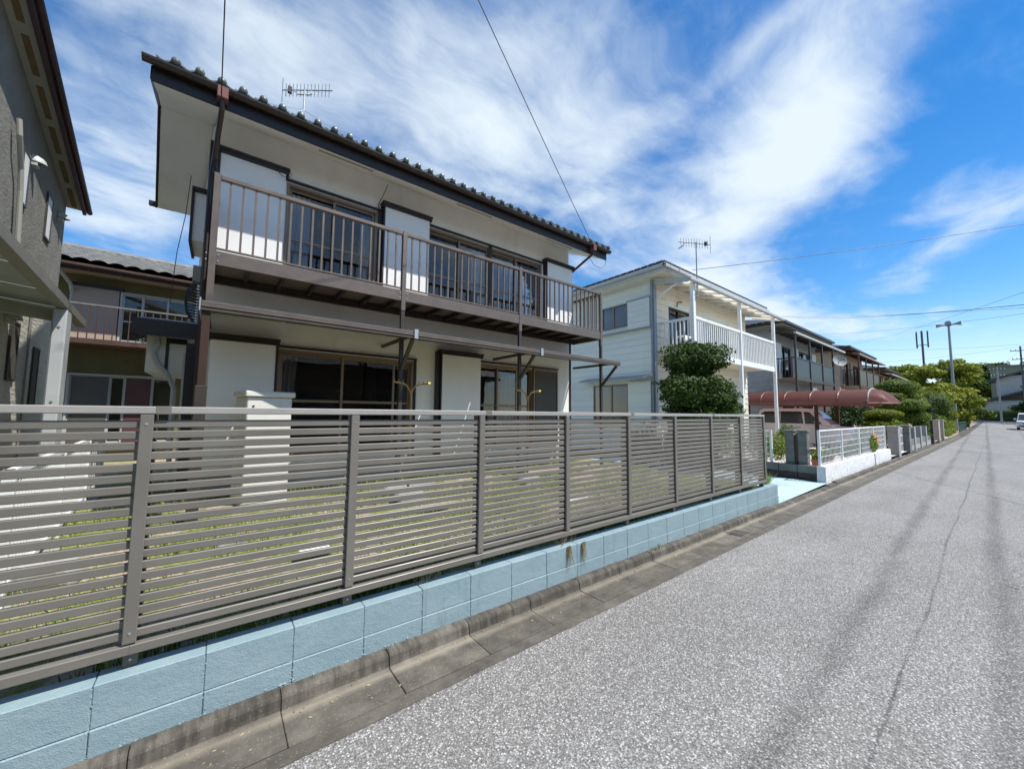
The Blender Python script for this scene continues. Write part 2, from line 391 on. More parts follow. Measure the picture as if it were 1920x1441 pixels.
def kerb_mat():
    mt, nt, b, o = nt_of('stained_concrete')
    p = pos(nt)
    f = noise(nt, p, 5, 6, .65)
    col = ramp(nt, f, [(.30, (.060,.053,.043)), (.52, (.112,.101,.082)), (.75, (.175,.16,.132))])
    v = N_(nt, 'ShaderNodeTexVoronoi', inp={'Scale': 120.0}); nt.links.new(p, v.inputs['Vector'])
    sp = N_(nt, 'ShaderNodeSeparateColor'); nt.links.new(v.outputs['Color'], sp.inputs[0])
    pick = mathn(nt, 'MULTIPLY', mathn(nt, 'GREATER_THAN', sp.outputs[0], .90), mathn(nt, 'LESS_THAN', v.outputs['Distance'], .40))
    col = mixc(nt, mathn(nt, 'MULTIPLY', pick, .38), col, (.34,.32,.28))
    stn = ramp(nt, noise(nt, pos(nt, (22, 5, .6)), 1, 5, .7), [(.42, (0,0,0)), (.62, (1,1,1))])
    sz = N_(nt, 'ShaderNodeSeparateXYZ'); nt.links.new(p, sz.inputs[0])
    col = mixc(nt, mathn(nt, 'MULTIPLY', mathn(nt, 'MULTIPLY', stn, mathn(nt, 'GREATER_THAN', sz.outputs[2], .012)), .7), col, (.035,.031,.025))
    # pale dust where the gutter meets the kerb foot
    sx = N_(nt, 'ShaderNodeSeparateXYZ'); nt.links.new(p, sx.inputs[0])
    ycen = mathn(nt, 'ABSOLUTE', mathn(nt, 'SUBTRACT', sx.outputs[1], 2.425))
    df = mathn(nt, 'MULTIPLY', ramp(nt, mathn(nt, 'ADD', ycen, mathn(nt, 'MULTIPLY', noise(nt, p, 9, 4), .05)), [(.02, (1,1,1)), (.075, (0,0,0))]), mathn(nt, 'LESS_THAN', sx.outputs[2], .03))
    col = mixc(nt, mathn(nt, 'MULTIPLY', df, .7), col, (.30,.265,.205))
    oi = N_(nt, 'ShaderNodeObjectInfo'); k = mathn(nt, 'ADD', mathn(nt, 'MULTIPLY', oi.outputs['Random'], .35), .85)
    hs = N_(nt, 'ShaderNodeHueSaturation'); nt.links.new(k, hs.inputs['Value']); nt.links.new(col, hs.inputs['Color'])
    nt.links.new(hs.outputs[0], b.inputs['Base Color']); b.inputs['Roughness'].default_value = .9
    bump(nt, b, noise(nt, p, 130, 5, .7), .5, .004)
    return mt
M['kerb'] = kerb_mat()

def block_mat():
    mt, nt, b, o = nt_of('blue_block_paint')
    p = pos(nt)
    f = noise(nt, p, 2.2, 5, .6)
    col = ramp(nt, f, [(.3, (.225,.325,.36)), (.7, (.26,.362,.395))])
    # runs of grime below the coping in a few places
    st = noise(nt, pos(nt, (13, 13, .6)), 1, 5, .7)
    gate = ramp(nt, noise(nt, pos(nt, (1, 0, 0)), 1.1, 2), [(.50, (0,0,0)), (.62, (1,1,1))])
    k = mixc(nt, 1.0, ramp(nt, st, [(.54, (0,0,0)), (.70, (.8,.8,.8))]), gate, 'MULTIPLY')
    col = mixc(nt, k, col, (.13,.17,.17))
    sm = ramp(nt, noise(nt, pos(nt, (1, 1, 2)), 3.5, 6, .7), [(.46, (0,0,0)), (.68, (.45,.45,.45))])
    col = mixc(nt, sm, col, (.34,.43,.45))
    fl = ramp(nt, noise(nt, p, 38, 3, .7), [(.70, (0,0,0)), (.74, (1,1,1))])
    col = mixc(nt, mathn(nt, 'MULTIPLY', fl, .5), col, (.19,.27,.29))
    nt.links.new(col, b.inputs['Base Color']); b.inputs['Roughness'].default_value = .6
    h = mathn(nt, 'ADD', noise(nt, p, 140, 5, .75), mathn(nt, 'MULTIPLY', noise(nt, p, 35, 3, .6), 1.5))
    bump(nt, b, h, .42, .006)
    return mt
M['block'] = block_mat()
M['mortar'] = basic('blue_mortar', (.36,.50,.53), .7, .1, 30, 1.0, .01, 50)
M['blue_floor'] = basic('blue_floor_paint', (.42,.56,.585), .75, .08, 1.6, .4, .003, 60, dirt=((.22,.24,.24), 1.4, .57, .55))

def soil_mat():
    mt, nt, b, o = nt_of('dry_yard_soil')
    p = pos(nt)
    a = noise(nt, p, 1.1, 5, .65); c = noise(nt, p, 28, 5, .7); e = noise(nt, p, 4.5, 4, .6)
    dry = ramp(nt, c, [(.25, (.20,.145,.105)), (.5, (.42,.33,.25)), (.78, (.62,.52,.43))])
    grn = ramp(nt, c, [(.25, (.10,.13,.03)), (.55, (.22,.26,.06)), (.8, (.38,.38,.14))])
    col = mixc(nt, ramp(nt, mathn(nt, 'ADD', mathn(nt, 'MULTIPLY', a, .6), mathn(nt, 'MULTIPLY', e, .4)), [(.44, (0,0,0)), (.54, (1,1,1))]), dry, grn)
    nt.links.new(col, b.inputs['Base Color']); b.inputs['Roughness'].default_value = .95
    bump(nt, b, c, .8, .02)
    return mt
M['soil'] = soil_mat()

def leaf_mat(name, c1, c2, trans=.35, rough=.55):
    mt, nt, b, o = nt_of(name)
    g = N_(nt, 'ShaderNodeNewGeometry')
    col = ramp(nt, g.outputs['Random Per Island'], [(0, c1), (1, c2)])
    big = noise(nt, g.outputs['Position'], 1.6, 3)
    col = mixc(nt, .5, col, ramp(nt, big, [(.3, (.72,.75,.70)), (.7, (1,1,1))]), 'MULTIPLY')
    nt.links.new(col, b.inputs['Base Color']); b.inputs['Roughness'].default_value = rough; b.inputs['Specular IOR Level'].default_value = .25
    tr = N_(nt, 'ShaderNodeBsdfTranslucent'); nt.links.new(col, tr.inputs[0])
    mx = N_(nt, 'ShaderNodeMixShader', inp={0: trans}); nt.links.new(b.outputs[0], mx.inputs[1]); nt.links.new(tr.outputs[0], mx.inputs[2])
    nt.links.new(mx.outputs[0], o.inputs[0])
    return mt
M['grass'] = leaf_mat('grass_blade', (.20,.32,.045), (.52,.58,.15), .3)
M['grass_fresh'] = leaf_mat('weed_leaf', (.07,.13,.02), (.20,.28,.06), .3)
M['dry_weed'] = leaf_mat('dry_weed', (.30,.24,.14), (.50,.42,.26), .2)
M['leaf_pine'] = leaf_mat('dark_conifer_leaf', (.026,.062,.012), (.105,.165,.030), .25)
M['leaf_topiary'] = leaf_mat('clipped_leaf', (.085,.15,.014), (.25,.32,.035), .25)
M['leaf_bright'] = leaf_mat('bright_leaf', (.10,.16,.02), (.28,.34,.06), .35)
M['leaf_mid'] = leaf_mat('mid_leaf', (.05,.095,.016), (.15,.21,.035), .35)
M['leaf_yellow'] = leaf_mat('yellowish_leaf', (.14,.185,.016), (.36,.38,.045), .35)
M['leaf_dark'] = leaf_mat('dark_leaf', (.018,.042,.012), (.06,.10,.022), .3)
M['petal'] = leaf_mat('orange_petal', (.72,.30,.12), (.85,.52,.28), .3)

def glass_mat(name, tint=(.02,.025,.03), ior=1.5, see=.75):
    mt, nt, b, o = nt_of(name)
    tr = N_(nt, 'ShaderNodeBsdfTransparent', inp={0: (see, see, see, 1)})
    gl = N_(nt, 'ShaderNodeBsdfGlossy', inp={'Roughness': .02, 'Color': (1, 1, 1, 1)})
    fr = N_(nt, 'ShaderNodeFresnel', inp={'IOR': ior})
    wv = noise(nt, pos(nt), 2.2, 2)
    bp = N_(nt, 'ShaderNodeBump', inp={'Strength': .05, 'Distance': .02}); nt.links.new(wv, bp.inputs['Height']); nt.links.new(bp.outputs[0], gl.inputs['Normal'])
    mx = N_(nt, 'ShaderNodeMixShader'); nt.links.new(fr.outputs[0], mx.inputs[0]); nt.links.new(tr.outputs[0], mx.inputs[1]); nt.links.new(gl.outputs[0], mx.inputs[2])
    nt.links.new(mx.outputs[0], o.inputs[0])
    return mt
M['glass'] = glass_mat('window_glass', ior=1.46, see=.84)
M['dark_glass'] = glass_mat('car_glass', ior=1.6, see=.25)
def sheet_mat(name, c, tr_, tc=None, ro=.3):
    mt, nt, b, o = nt_of(name)
    b.inputs['Base Color'].default_value = (*c, 1); b.inputs['Roughness'].default_value = ro
    t = N_(nt, 'ShaderNodeBsdfTranslucent', inp={0: (*(tc or c), 1)}); mx = N_(nt, 'ShaderNodeMixShader', inp={0: tr_})
    nt.links.new(b.outputs[0], mx.inputs[1]); nt.links.new(t.outputs[0], mx.inputs[2]); nt.links.new(mx.outputs[0], o.inputs[0])
    return mt
M['poly_red'] = sheet_mat('red_polycarbonate', (.19,.068,.06), .6, (.42,.25,.22), .5)
M['poly_white'] = sheet_mat('milky_polycarbonate', (.78,.72,.60), .6)
M['poly_smoke'] = sheet_mat('smoke_panel', (.04,.048,.056), .3)
M['poly_brown'] = sheet_mat('brown_panel', (.13,.12,.095), .3)
M['poly_awning'] = sheet_mat('bronze_polycarbonate', (.40,.32,.23), .7)
M['curtain'] = sheet_mat('curtain_cloth', (.72,.74,.80), .4)
M['lace'] = sheet_mat('lace_curtain', (.55,.53,.47), .4)
M['frosted'] = sheet_mat('frosted_pane', (.17,.195,.185), .3)
M['interior'] = basic('room_interior', (.16,.15,.14), .9, .1, 3)
def paint_mat(name, c, coat=.6):
    mt, nt, b, o = nt_of(name)
    f = noise(nt, pos(nt), 3, 3)
    nt.links.new(ramp(nt, f, [(.3, tuple(x*.96 for x in c)), (.7, c)]), b.inputs['Base Color'])
    b.inputs['Roughness'].default_value = .35; b.inputs['Coat Weight'].default_value = coat; b.inputs['Coat Roughness'].default_value = .08
    return mt
M['car_pink'] = paint_mat('pink_car_paint', (.78,.65,.60))
M['car_white'] = paint_mat('white_car_paint', (.80,.81,.82))
M['lamp_glass'] = basic('headlamp', (.30,.31,.33), .12, .2, 30, metal=.4)

# ------------------------------------------------------------------ ground, road, kerb
def gz(x): return max(0.0, (x-50)*.016)          # the road climbs gently at its far end
def sheet(name, mat, y0, y1, z, xs, kind='structure', parent=None):
    mb = MB(); vs = []
    for x in xs: vs += [(x, y0, z+gz(x)), (x, y1, z+gz(x))]
    mb.add(vs, [(2*i, 2*i+2, 2*i+3, 2*i+1) for i in range(len(xs)-1)])
    o = mb.build(name, mat, parent); 
    if kind: tag(o, kind=kind)
    return o
XS = [-60, -20, -5, 0, 5, 10, 15, 20, 25, 30, 35, 40, 45, 50, 60, 70, 80, 90, 105]
gm = basic('far_ground', (.22,.20,.16), .95, .2, .4, .4, .02, 8)
mbg = MB().box(-900, 900, -900, 900, -.5, -.12); g = mbg.build('ground', gm); tag(g, kind='structure')
road = sheet('road', M['asphalt'], -3.4, 2.125, 0.0, XS)
verge = sheet('lot_ground', basic('lot_soil', (.27,.23,.18), .95, .25, 1.2, .6, .02, 14), 2.5, 40, -.05, XS)
opp = sheet('opposite_ground', basic('opposite_soil', (.25,.23,.2), .95, .25, 1.2, .6, .02, 14), -40, -3.42, .06, XS)
# old concrete strip between asphalt and gutter
strip = sheet('concrete_strip', M['kerb'], 2.10, 2.192, .0035, XS)
# yard of the near house
def yard():
    nx, ny = 44, 20; vs = []; fs = []
    for i in range(nx+1):
        for j in range(ny+1):
            x = -9+ (8.0+9)*i/nx; y = 2.66+(6.98-2.66)*j/ny
            vs.append((x, y, .33+.07*j/ny+.035*math.sin(x*2.1+1.3*j)*math.sin(j*.9)*(.2+.8*min(1, j/3))))
    for i in range(nx):
        for j in range(ny):
            a = i*(ny+1)+j; fs.append((a, a+ny+1, a+ny+2, a+1))
    o = MB().add(vs, fs).build('yard_ground', M['soil'], smooth=True); tag(o, kind='structure')
    return o
yard()
sheet('side_path', M['soil'], 6.9, 30, .30, [-9, -4, 0, 8.0])
drive = MB(); drive.add([(8.06,2.575,.035),(11.42,2.62,.05),(11.55,9,.14),(8.06,9,.14)], [(0,1,2,3)])
tag(drive.build('driveway', M['blue_floor']), kind='structure')
sheet('neighbour_yard', basic('pale_paving', (.50,.455,.42), .85, .15, 1.5, .3, .004, 40, dirt=((.25,.2,.15), 1.2, .5, .6)), 2.66, 7.2, .12, [11.5, 15, 19.5, 24, 30, 45])

# kerb of L-shaped gutter units, one object each
kerb = thing('kerb', 'long run of weathered grey concrete gutter kerb along the road', 'kerb', (6, 2.4, 0)); tag(kerb, kind='structure')
del kerb['category']; del kerb['label']
def kerb_unit(h):
    prof = [(2.565,-.1),(2.565,h+.003),(2.505,h),(2.488,h-.006),(2.479,h-.020),(2.470,.010),(2.460,.004),(2.20,.0055),(2.20,-.1)]
    return MB().prism(prof, 'x', 0, .588).mesh('kerb_unit', M['kerb'], bevel=.003)
KU = {h: kerb_unit(h) for h in (.085, .06, .035)}
x = -1.42; i = 0
while x < 52:
    h = .085
    for a, b in ((7.9, 11.0), (21.2, 24.0), (33, 35.2)):
        if a < x+.3 < b: h = .035
        elif a-.6 < x+.3 <= a or b <= x+.3 < b+.6: h = .06
    inst('kerb_stone', KU[h], kerb, (x, 0, gz(x)+random.uniform(-.003, .003)))
    x += .592; i += 1
far_k = MB()
for k in range(9):
    xx = 52.2+k*6; far_k.add([(xx,2.20,gz(xx)),(xx,2.45,gz(xx)+.01),(xx,2.47,gz(xx)+.08),(xx,2.57,gz(xx)+.085),(xx+5.95,2.20,gz(xx+6)),(xx+5.95,2.45,gz(xx+6)+.01),(xx+5.95,2.47,gz(xx+6)+.08),(xx+5.95,2.57,gz(xx+6)+.085)],[(0,4,5,1),(1,5,6,2),(2,6,7,3)])
tag(far_k.build('kerb_far_run', M['kerb'], kerb), kind='stuff')
# iron gutter grate
gr = thing('drain_slots', 'few dark drain slots cut in the concrete gutter', 'drain', (5.75, 2.3, .012))
for k in range(4): MB().box(5.62+.08*k, 5.645+.08*k, 2.23, 2.42, .0048, .0085).build('slot', M['black_plastic'], gr)

# ------------------------------------------------------------------ blue block wall
bw = thing('block_wall', 'low pale blue painted block wall under the slat fence', 'wall', (3.5, 2.6, .08))
MB().box(-1.6, 8.045, 2.563, 2.685, .02, .372).build('mortar_core', M['mortar'], bw)
BL = {}
def blk(l, z0, z1):
    k = (round(l, 3), z0)
    if k not in BL: BL[k] = MB().box(0, l, 2.557, 2.69, z0, z1).mesh('block', M['block'], bevel=.0035, seg=1)
    return BL[k]
x = -1.56
while x < 8.04:
    l = min(.3915, 8.05-x)
    if l > .05:
        for z0, z1 in ((.2015, .386), (.03, .199)):
            inst('block', blk(l, z0, z1), bw, (x+random.uniform(-.001, .001), (0 if z0 > .1 else -.0055)+random.uniform(-.0012, .0012), 0))
    x += .3945
# ------------------------------------------------------------------ slat fence
fe = thing('slat_fence', 'long grey-brown horizontal slat fence on the blue block wall', 'fence', (3.2, 2.63, .4))
SL = MB().box(0, .996, 2.617, 2.641, 0, .039).mesh('slat', M['fence'], bevel=.004)
SP = MB().box(-.025, .025, 2.596, 2.616, .512, 1.598).mesh('mullion', M['fence'], bevel=.003)
PO = MB().box(-.028, .028, 2.642, 2.70, .372, 1.60).mesh('post', M['fence_post'], bevel=.003)
TR = MB().box(0, 1.994, 2.594, 2.648, 1.600, 1.637).mesh('top_rail', M['rail_metal'], bevel=.004)
BR = MB().box(0, 1.994, 2.594, 2.646, .462, .505).mesh('bottom_rail', M['fence'], bevel=.003)
J = MB().box(-.03, .03, 2.5925, 2.6495, 1.598, 1.6385).mesh('rail_joint', M['fence'], bevel=.002)
for k in range(-2, 8):
    X0 = -.277+k*.993
    n = 20
    if X0 < 7.6 and X0+.993 <= 7.75:
        for j in range(n): inst('slat', SL, fe, (X0, random.uniform(-.0018, .0018), .527+j*.0527+random.uniform(-.0014, .0014)))
    inst('mullion', SP, fe, (X0, 0, 0)); inst('post', PO, fe, (X0+.005, 0, 0))
inst('mullion', SP, fe, (-.277+8*.993-.02, 0, 0)); inst('post', PO, fe, (-.277+8*.993-.03, 0, 0))
for k in range(5):
    X0 = -.277-1.986+k*1.986
    inst('top_rail', TR, fe, (X0, 0, 0)); inst('bottom_rail', BR, fe, (X0, 0, 0))
    if k: inst('rail_joint', J, fe, (X0+.06, 0, 0))

# ------------------------------------------------------------------ building helpers
def curtain(parent, x0, x1, z0, z1, y, mat, amp=.025, n=24, flare=0):
    mb = MB(); vs = []
    for i in range(n+1):
        t = i/n; xx = x0+(x1-x0)*t
        yy = y+amp*math.sin(t*n*1.1)
        vs += [(xx-flare*t, yy, z0), (xx, yy*1.0, z1)]
    mb.add(vs, [(2*i, 2*i+2, 2*i+3, 2*i+1) for i in range(n)])
    return mb.build('curtain', mat, parent, smooth=True)
def window(parent, x0, x1, z0, z1, y, sashes, frame='sash', midrail=None, pane='glass', fw_=.045):
    """sliding window in an opening: outer frame, one sash with its pane for each entry of sashes (xa,xb,track)"""
    w = MB()
    w.box(x0, x1, y-.03, y+.09, z1-fw_, z1).box(x0, x1, y-.03, y+.09, z0, z0+fw_)
    w.box(x0, x0+fw_, y-.028, y+.088, z0+fw_, z1-fw_).box(x1-fw_, x1, y-.028, y+.088, z0+fw_, z1-fw_)
    wo = w.build('window', M[frame], parent, bevel=.003)
    for xa, xb, tr_ in sashes:
        yy = y+.012+.036*tr_; s = MB(); a, b = z0+fw_, z1-fw_; k = .042
        s.box(xa, xb, yy, yy+.03, b-k, b).box(xa, xb, yy, yy+.03, a, a+k*1.4)
        s.box(xa, xa+k, yy+.001, yy+.029, a+k*1.4, b-k).box(xb-k, xb, yy+.001, yy+.029, a+k*1.4, b-k)
        if midrail: s.box(xa+k, xb-k, yy+.002, yy+.028, midrail-.022, midrail+.022)
        s.build('sash', M[frame], wo, bevel=.002)
        MB().box(xa+k-.005, xb-k+.005, yy+.012, yy+.017, a+k, b-k+.005).build('pane', M[pane], wo)
    return wo
def shutter_box(parent, x0, x1, z0, z1, y, mat='white_panel', deep=.13, left=True, right=False):
    p = MB().box(x0+.03, x1-.012, y-deep, y-.001, z0, z1-.07).build('shutter_box', M[mat], parent, bevel=.004)
    t = MB().box(x0-.02, x1+.03, y-deep-.03, y+.0, z1-.07, z1).box(x0-.03, x1+.04, y-deep-.045, y+.002, z1-.018, z1+.02)
    if left: t.box(x0, x0+.029, y-deep-.012, y-.002, z0, z1-.071)
    if right: t.box(x1-.011, x1+.02, y-deep-.012, y-.002, z0, z1-.071)
    t.build('trim', M['dark_trim'], p, bevel=.003)
    return p

# ------------------------------------------------------------------ near house
H = thing('house', 'two-storey white house with dark eaves and bronze balcony behind the slat fence', 'house', (3.5, 7.0, .4))
YW = 6.95; SK = -.0856
op2 = [(.69, 2.16, 3.70, 5.34), (3.17, 6.27, 3.70, 5.38)]
op1 = [(.69, 2.95, .86, 2.60), (4.44, 6.78, .86, 2.70)]
wb = MB(); wall_grid(wb, -.22, 7.25, .80, 6.03, YW, YW+.14, op2+op1)
wb.add([(-.22,YW,.8),(-.22,YW,5.95),(-.22+SK*2.95,9.9,5.7),(-.22+SK*2.95,9.9,.8)], [(0,1,2,3)])
wb.add([(-.22,YW,5.95),(-.22+SK*2.95,9.9,5.7),(-.22+SK*1.3,8.2,6.54)], [(0,1,2)])
wb.box(7.11, 7.25, YW+.14, 9.9, .8, 5.7); wb.box(-.45, 7.25, 9.9, 10.0, .8, 5.7)
wb.add([(7.25,YW,5.7),(7.25,YW,5.95),(7.25,8.2,6.54),(7.25,9.9,5.7)], [(0,1,2,3)])
wb.build('wall', M['white_stucco'], H)
MB().box(-.215, 7.245, YW+.012, 9.95, .2, .80).build('foundation', M['foundation'], H)
MB().box(-.2, 7.1, YW+.15, 9.85, .80, .84).box(-.2, 7.1, YW+.15, 9.85, 3.0, 3.55).box(-.2, 7.1, YW+.15, 9.85, 5.62, 5.66).box(-.2,7.1,9.2,9.3,.84,5.62).box(2.98,3.08,7.1,9.2,.84,3.0).box(2.62,2.7,7.1,9.2,3.55,5.62).build('interior', M['interior'], H)
# windows and shutter boxes
ym = YW+.02
w = window(H, .69, 2.16, 3.70, 5.34, ym, [(.735, 1.45, 1), (1.40, 2.115, 0)], midrail=4.45)
curtain(w, .75, 1.08, 3.75, 5.25, ym+.14, M['curtain']); curtain(w, 1.9, 2.10, 3.75, 5.25, ym+.14, M['curtain'], n=12)
w = window(H, 3.17, 4.70, 3.70, 5.38, ym, [(3.215, 3.95, 1), (3.90, 4.655, 0)], midrail=4.45)
curtain(w, 4.3, 4.64, 3.75, 5.28, ym+.14, M['curtain'], n=16)
w = window(H, 4.70, 6.27, 3.70, 5.38, ym, [(4.745, 5.50, 1), (5.46, 6.225, 0)], midrail=4.45)
curtain(w, 5.62, 6.0, 3.75, 5.28, ym+.14, M['curtain'], n=20); curtain(w, 4.75, 4.9, 3.75, 5.28, ym+.14, M['curtain'], n=8)
w = window(H, .69, 2.95, .86, 2.60, ym, [(.735, 1.70, 1), (1.65, 2.60, 0), (2.56, 2.905, 1)], midrail=1.79)
curtain(w, .75, 1.0, .95, 2.5, ym+.14, M['lace'], n=18, flare=.08); curtain(w, 2.7, 2.88, .95, 2.5, ym+.14, M['lace'], n=10)
w = window(H, 4.44, 6.02, .86, 2.70, ym, [(4.485, 5.0, 1), (4.96, 5.55, 0), (5.5, 5.98, 1)], midrail=1.79)
curtain(w, 5.05, 5.5, .95, 2.6, ym+.14, M['lace'], n=20)
sp = MB(); sp.box(6.03, 6.78, YW-.03, YW+.06, .86, 2.70)
so = sp.build('louvre_shutter', M['bronze_dark'], H)
for k in range(34): MB().box(6.07, 6.74, YW-.042, YW-.029, .92+k*.052, .92+k*.052+.034).build('slat', M['shutter_dark'], so)
MB().box(6.0, 6.035, YW-.05, YW-.0305, .86, 2.7).box(6.775, 6.81, YW-.05, YW-.0305, .86, 2.7).box(6.035,6.775,YW-.05,YW-.0305,2.66,2.72).build('frame', M['sash'], so)
for x0, x1, z0, z1, lf in ((-.2, .67, 3.64, 5.47, True), (2.23, 3.16, 3.64, 5.50, True), (6.33, 7.28, 3.64, 5.50, True)):
    shutter_box(H, x0, x1, z0, z1, YW, left=lf)
shutter_box(H, -.17, .67, .8, 2.70, YW, left=False, right=True); shutter_box(H, 3.47, 4.43, .8, 2.86, YW, left=True)
hd = MB()
for a, b, c in ((.66, 2.22, 5.36), (3.16, 6.33, 5.40), (.66, 3.0, 2.62), (4.43, 6.84, 2.72)): hd.box(a, b, YW-.05, YW-.001, c, c+.035)
hd.box(2.165, 2.235, YW-.04, YW-.0015, 3.64, 5.36).box(2.955, 3.0, YW-.035, YW-.0015, .8, 2.62).box(3.40, 3.468, YW-.10, YW-.0015, .8, 2.85).box(4.66,4.74,YW-.03,YW-.0015,3.7,5.40)
hd.build('window_trim', M['dark_trim'], H, bevel=.003)
# dark corner board and recess at the left corner
MB().box(-.30, -.225, YW-.02, YW+.10, .4, 5.6).build('corner_board', M['dark_trim'], H)
# roof
def xl(y): return -.86+SK*(y-6.2)
rf = MB()
def roofsec(z_off):
    return [(6.12, 5.80+z_off), (8.17, 6.72+z_off), (10.2, 5.80+z_off)]
up_, lo_ = roofsec(.10), roofsec(0)
L_ = [(xl(y), y, z) for y, z in up_]; R_ = [(7.86, y, z) for y, z in up_]
L2 = [(xl(y), y, z) for y, z in lo_]; R2_ = [(7.86, y, z) for y, z in lo_]
rf.add(L_+R_+L2+R2_, [(0,1,4,3),(1,2,5,4),(6,9,10,7),(7,10,11,8),(0,6,7,1),(1,7,8,2),(3,4,10,9),(4,5,11,10),(0,3,9,6),(2,8,11,5)])
roof = rf.build('roof', M['dark_trim'], H)
sf = MB()
sf.add([(xl(6.2),6.2,5.67),(7.82,6.2,5.67),(7.82,YW,6.01),(-.22,YW,6.01)], [(0,1,2,3)])
for (ya, za), (yb, zb) in ((( 6.95,6.01),(8.17,6.57)), ((8.17,6.57),(10.14,5.66))):
    sf.add([(xl(ya)+.02,ya,za),(xl(yb)+.02,yb,zb),(-.2,yb,zb),(-.2,ya,za)], [(0,1,2,3)])
    sf.add([(7.25,ya,za),(7.25,yb,zb),(7.82,yb,zb),(7.82,ya,za)], [(0,1,2,3)])
sf.add([(xl(6.2),6.2,5.67),(xl(6.95)+.02,6.95,6.01),(-.22,6.95,6.01)], [(0,1,2)])
sf.build('soffit', M['soffit'], H)
for xa in (1.05, 3.55, 6.0): MB().bar((xa, 6.44, 5.776), (xa+.85, 6.44, 5.776), .06, .012).build('soffit_vent', M['beige_soffit'], H)
fa = MB(); fa.box(-.87, 7.86, 6.165, 6.195, 5.655, 5.86)
fa.add([(xl(6.2)-.02,6.17,5.67),(xl(8.17)-.02,8.17,6.56),(xl(10.2)-.02,10.2,5.67),(xl(6.2)-.02,6.17,5.84),(xl(8.17)-.02,8.17,6.75),(xl(10.2)-.02,10.2,5.84),
        (xl(6.2)+.012,6.17,5.67),(xl(8.17)+.012,8.17,6.56),(xl(10.2)+.012,10.2,5.67),(xl(6.2)+.012,6.17,5.84),(xl(8.17)+.012,8.17,6.75),(xl(10.2)+.012,10.2,5.84)],
       [(0,1,4,3),(1,2,5,4),(6,9,10,7),(7,10,11,8),(0,6,7,1),(1,7,8,2),(3,4,10,9),(4,5,11,10)])
fa.build('fascia', M['dark_trim'], H)
# gutter, half round
def gutter(parent, x0, x1, y, z, r=.062, n=8, mat='gutter'):
    mb = MB(); pr = [(y+r*math.cos(math.pi+math.pi*k/n), z+r*math.sin(math.pi+math.pi*k/n)) for k in range(n+1)]
    inn = [(y+(r-.006)*math.cos(math.pi+math.pi*k/n), z+(r-.006)*math.sin(math.pi+math.pi*k/n)) for k in range(n+1)]
    mb.prism(pr+inn[::-1], 'x', x0, x1); return mb.build('gutter', M[mat], parent)
gutter(H, -.95, 7.9, 6.085, 5.862); MB().box(-1.32, -.95, 10.2, 10.3, 5.72, 5.80).build('gutter_end', M['gutter'], H)
# eave tiles one by one, upper courses joined
def tile_mesh(cap=True, ln=.30, wd=.228):
    mb = MB(); n = 12; prof = []
    for k in range(n+1):
        t = k/n; xx = t*wd
        if t < .62: zz = .028*(math.cos(2*math.pi*t/.62)-1)*.5+.028
        else: zz = .028+.058*math.sin(math.pi*(t-.62)/.38)
        prof.append((xx, zz))
    vs = []
    for yy, dz, k in ((0, 0, 1), (ln, ln*.45, 1)):
        vs += [(a, yy, b+dz) for a, b in prof]+[(a, yy, b-.022+dz) for a, b in prof]
    m_ = n+1; fs = []
    for k in range(n):
        fs += [(k, k+1, 2*m_+k+1, 2*m_+k), (m_+k, 3*m_+k, 3*m_+k+1, m_+k+1), (k, m_+k, m_+k+1, k+1), (2*m_+k, 2*m_+k+1, 3*m_+k+1, 3*m_+k)]
    mb.add(vs, fs)
    if cap:                                        # round boss closing the roll
        cx, cz, r = wd*.81, .040, .052
        base = []; 
        for a in range(4):
            ph = a/3*math.pi/2; rr = r*math.cos(ph); yy = -.045*math.sin(ph)
            base += [(cx+rr*math.cos(q*math.pi/5), yy, cz+rr*math.sin(q*math.pi/5)) for q in range(10)]
        mb.add(base, [(a*10+q, a*10+(q+1) % 10, (a+1)*10+(q+1) % 10, (a+1)*10+q) for a in range(3) for q in range(10)])
    return mb.mesh('roof_tile', M['roof_tile'], smooth=False)
TM = tile_mesh()
x = -.83
for k in range(38):
    inst('roof_tile', TM, roof, (x+random.uniform(-.003, .003), 6.055, 5.895+random.uniform(-.004, .004))); x += .2285
TU = MB(); 
for k in range(38):
    xa = -.90+k*.2285
    TU.tube([(xa+.185, 6.33, 6.06), (xa+.185, 8.15, 6.88)], .045, 6)
tag(TU.build('roof_tile_rolls', M['roof_tile'], roof), kind='stuff')
MB().tube([(xl(8.17), 8.17, 6.88), (7.86, 8.17, 6.88)], .11, 8).build('ridge', M['roof_tile'], roof)
# rain pipes
dp = MB().box(-.235, -.115, 6.02, 6.16, 5.70, 5.86).build('rain_head', M['red_trim'], H, bevel=.008)
MB().tube([(-.175, 6.09, 5.71), (-.175, 6.11, 5.60), (-.25, 6.86, 5.18), (-.26, 6.90, 5.0), (-.26, 6.90, .4)], .032, 8).build('downpipe', M['gutter'], dp)
dp = MB().box(7.19, 7.30, 6.02, 6.16, 5.70, 5.86).build('rain_head', M['red_trim'], H, bevel=.008)
MB().tube([(7.245, 6.09, 5.71), (7.25, 6.15, 5.62), (7.29, 6.90, 5.38), (7.30, 6.95, 5.2), (7.30, 6.95, .4)], .03, 8).build('downpipe', M['gutter'], dp)
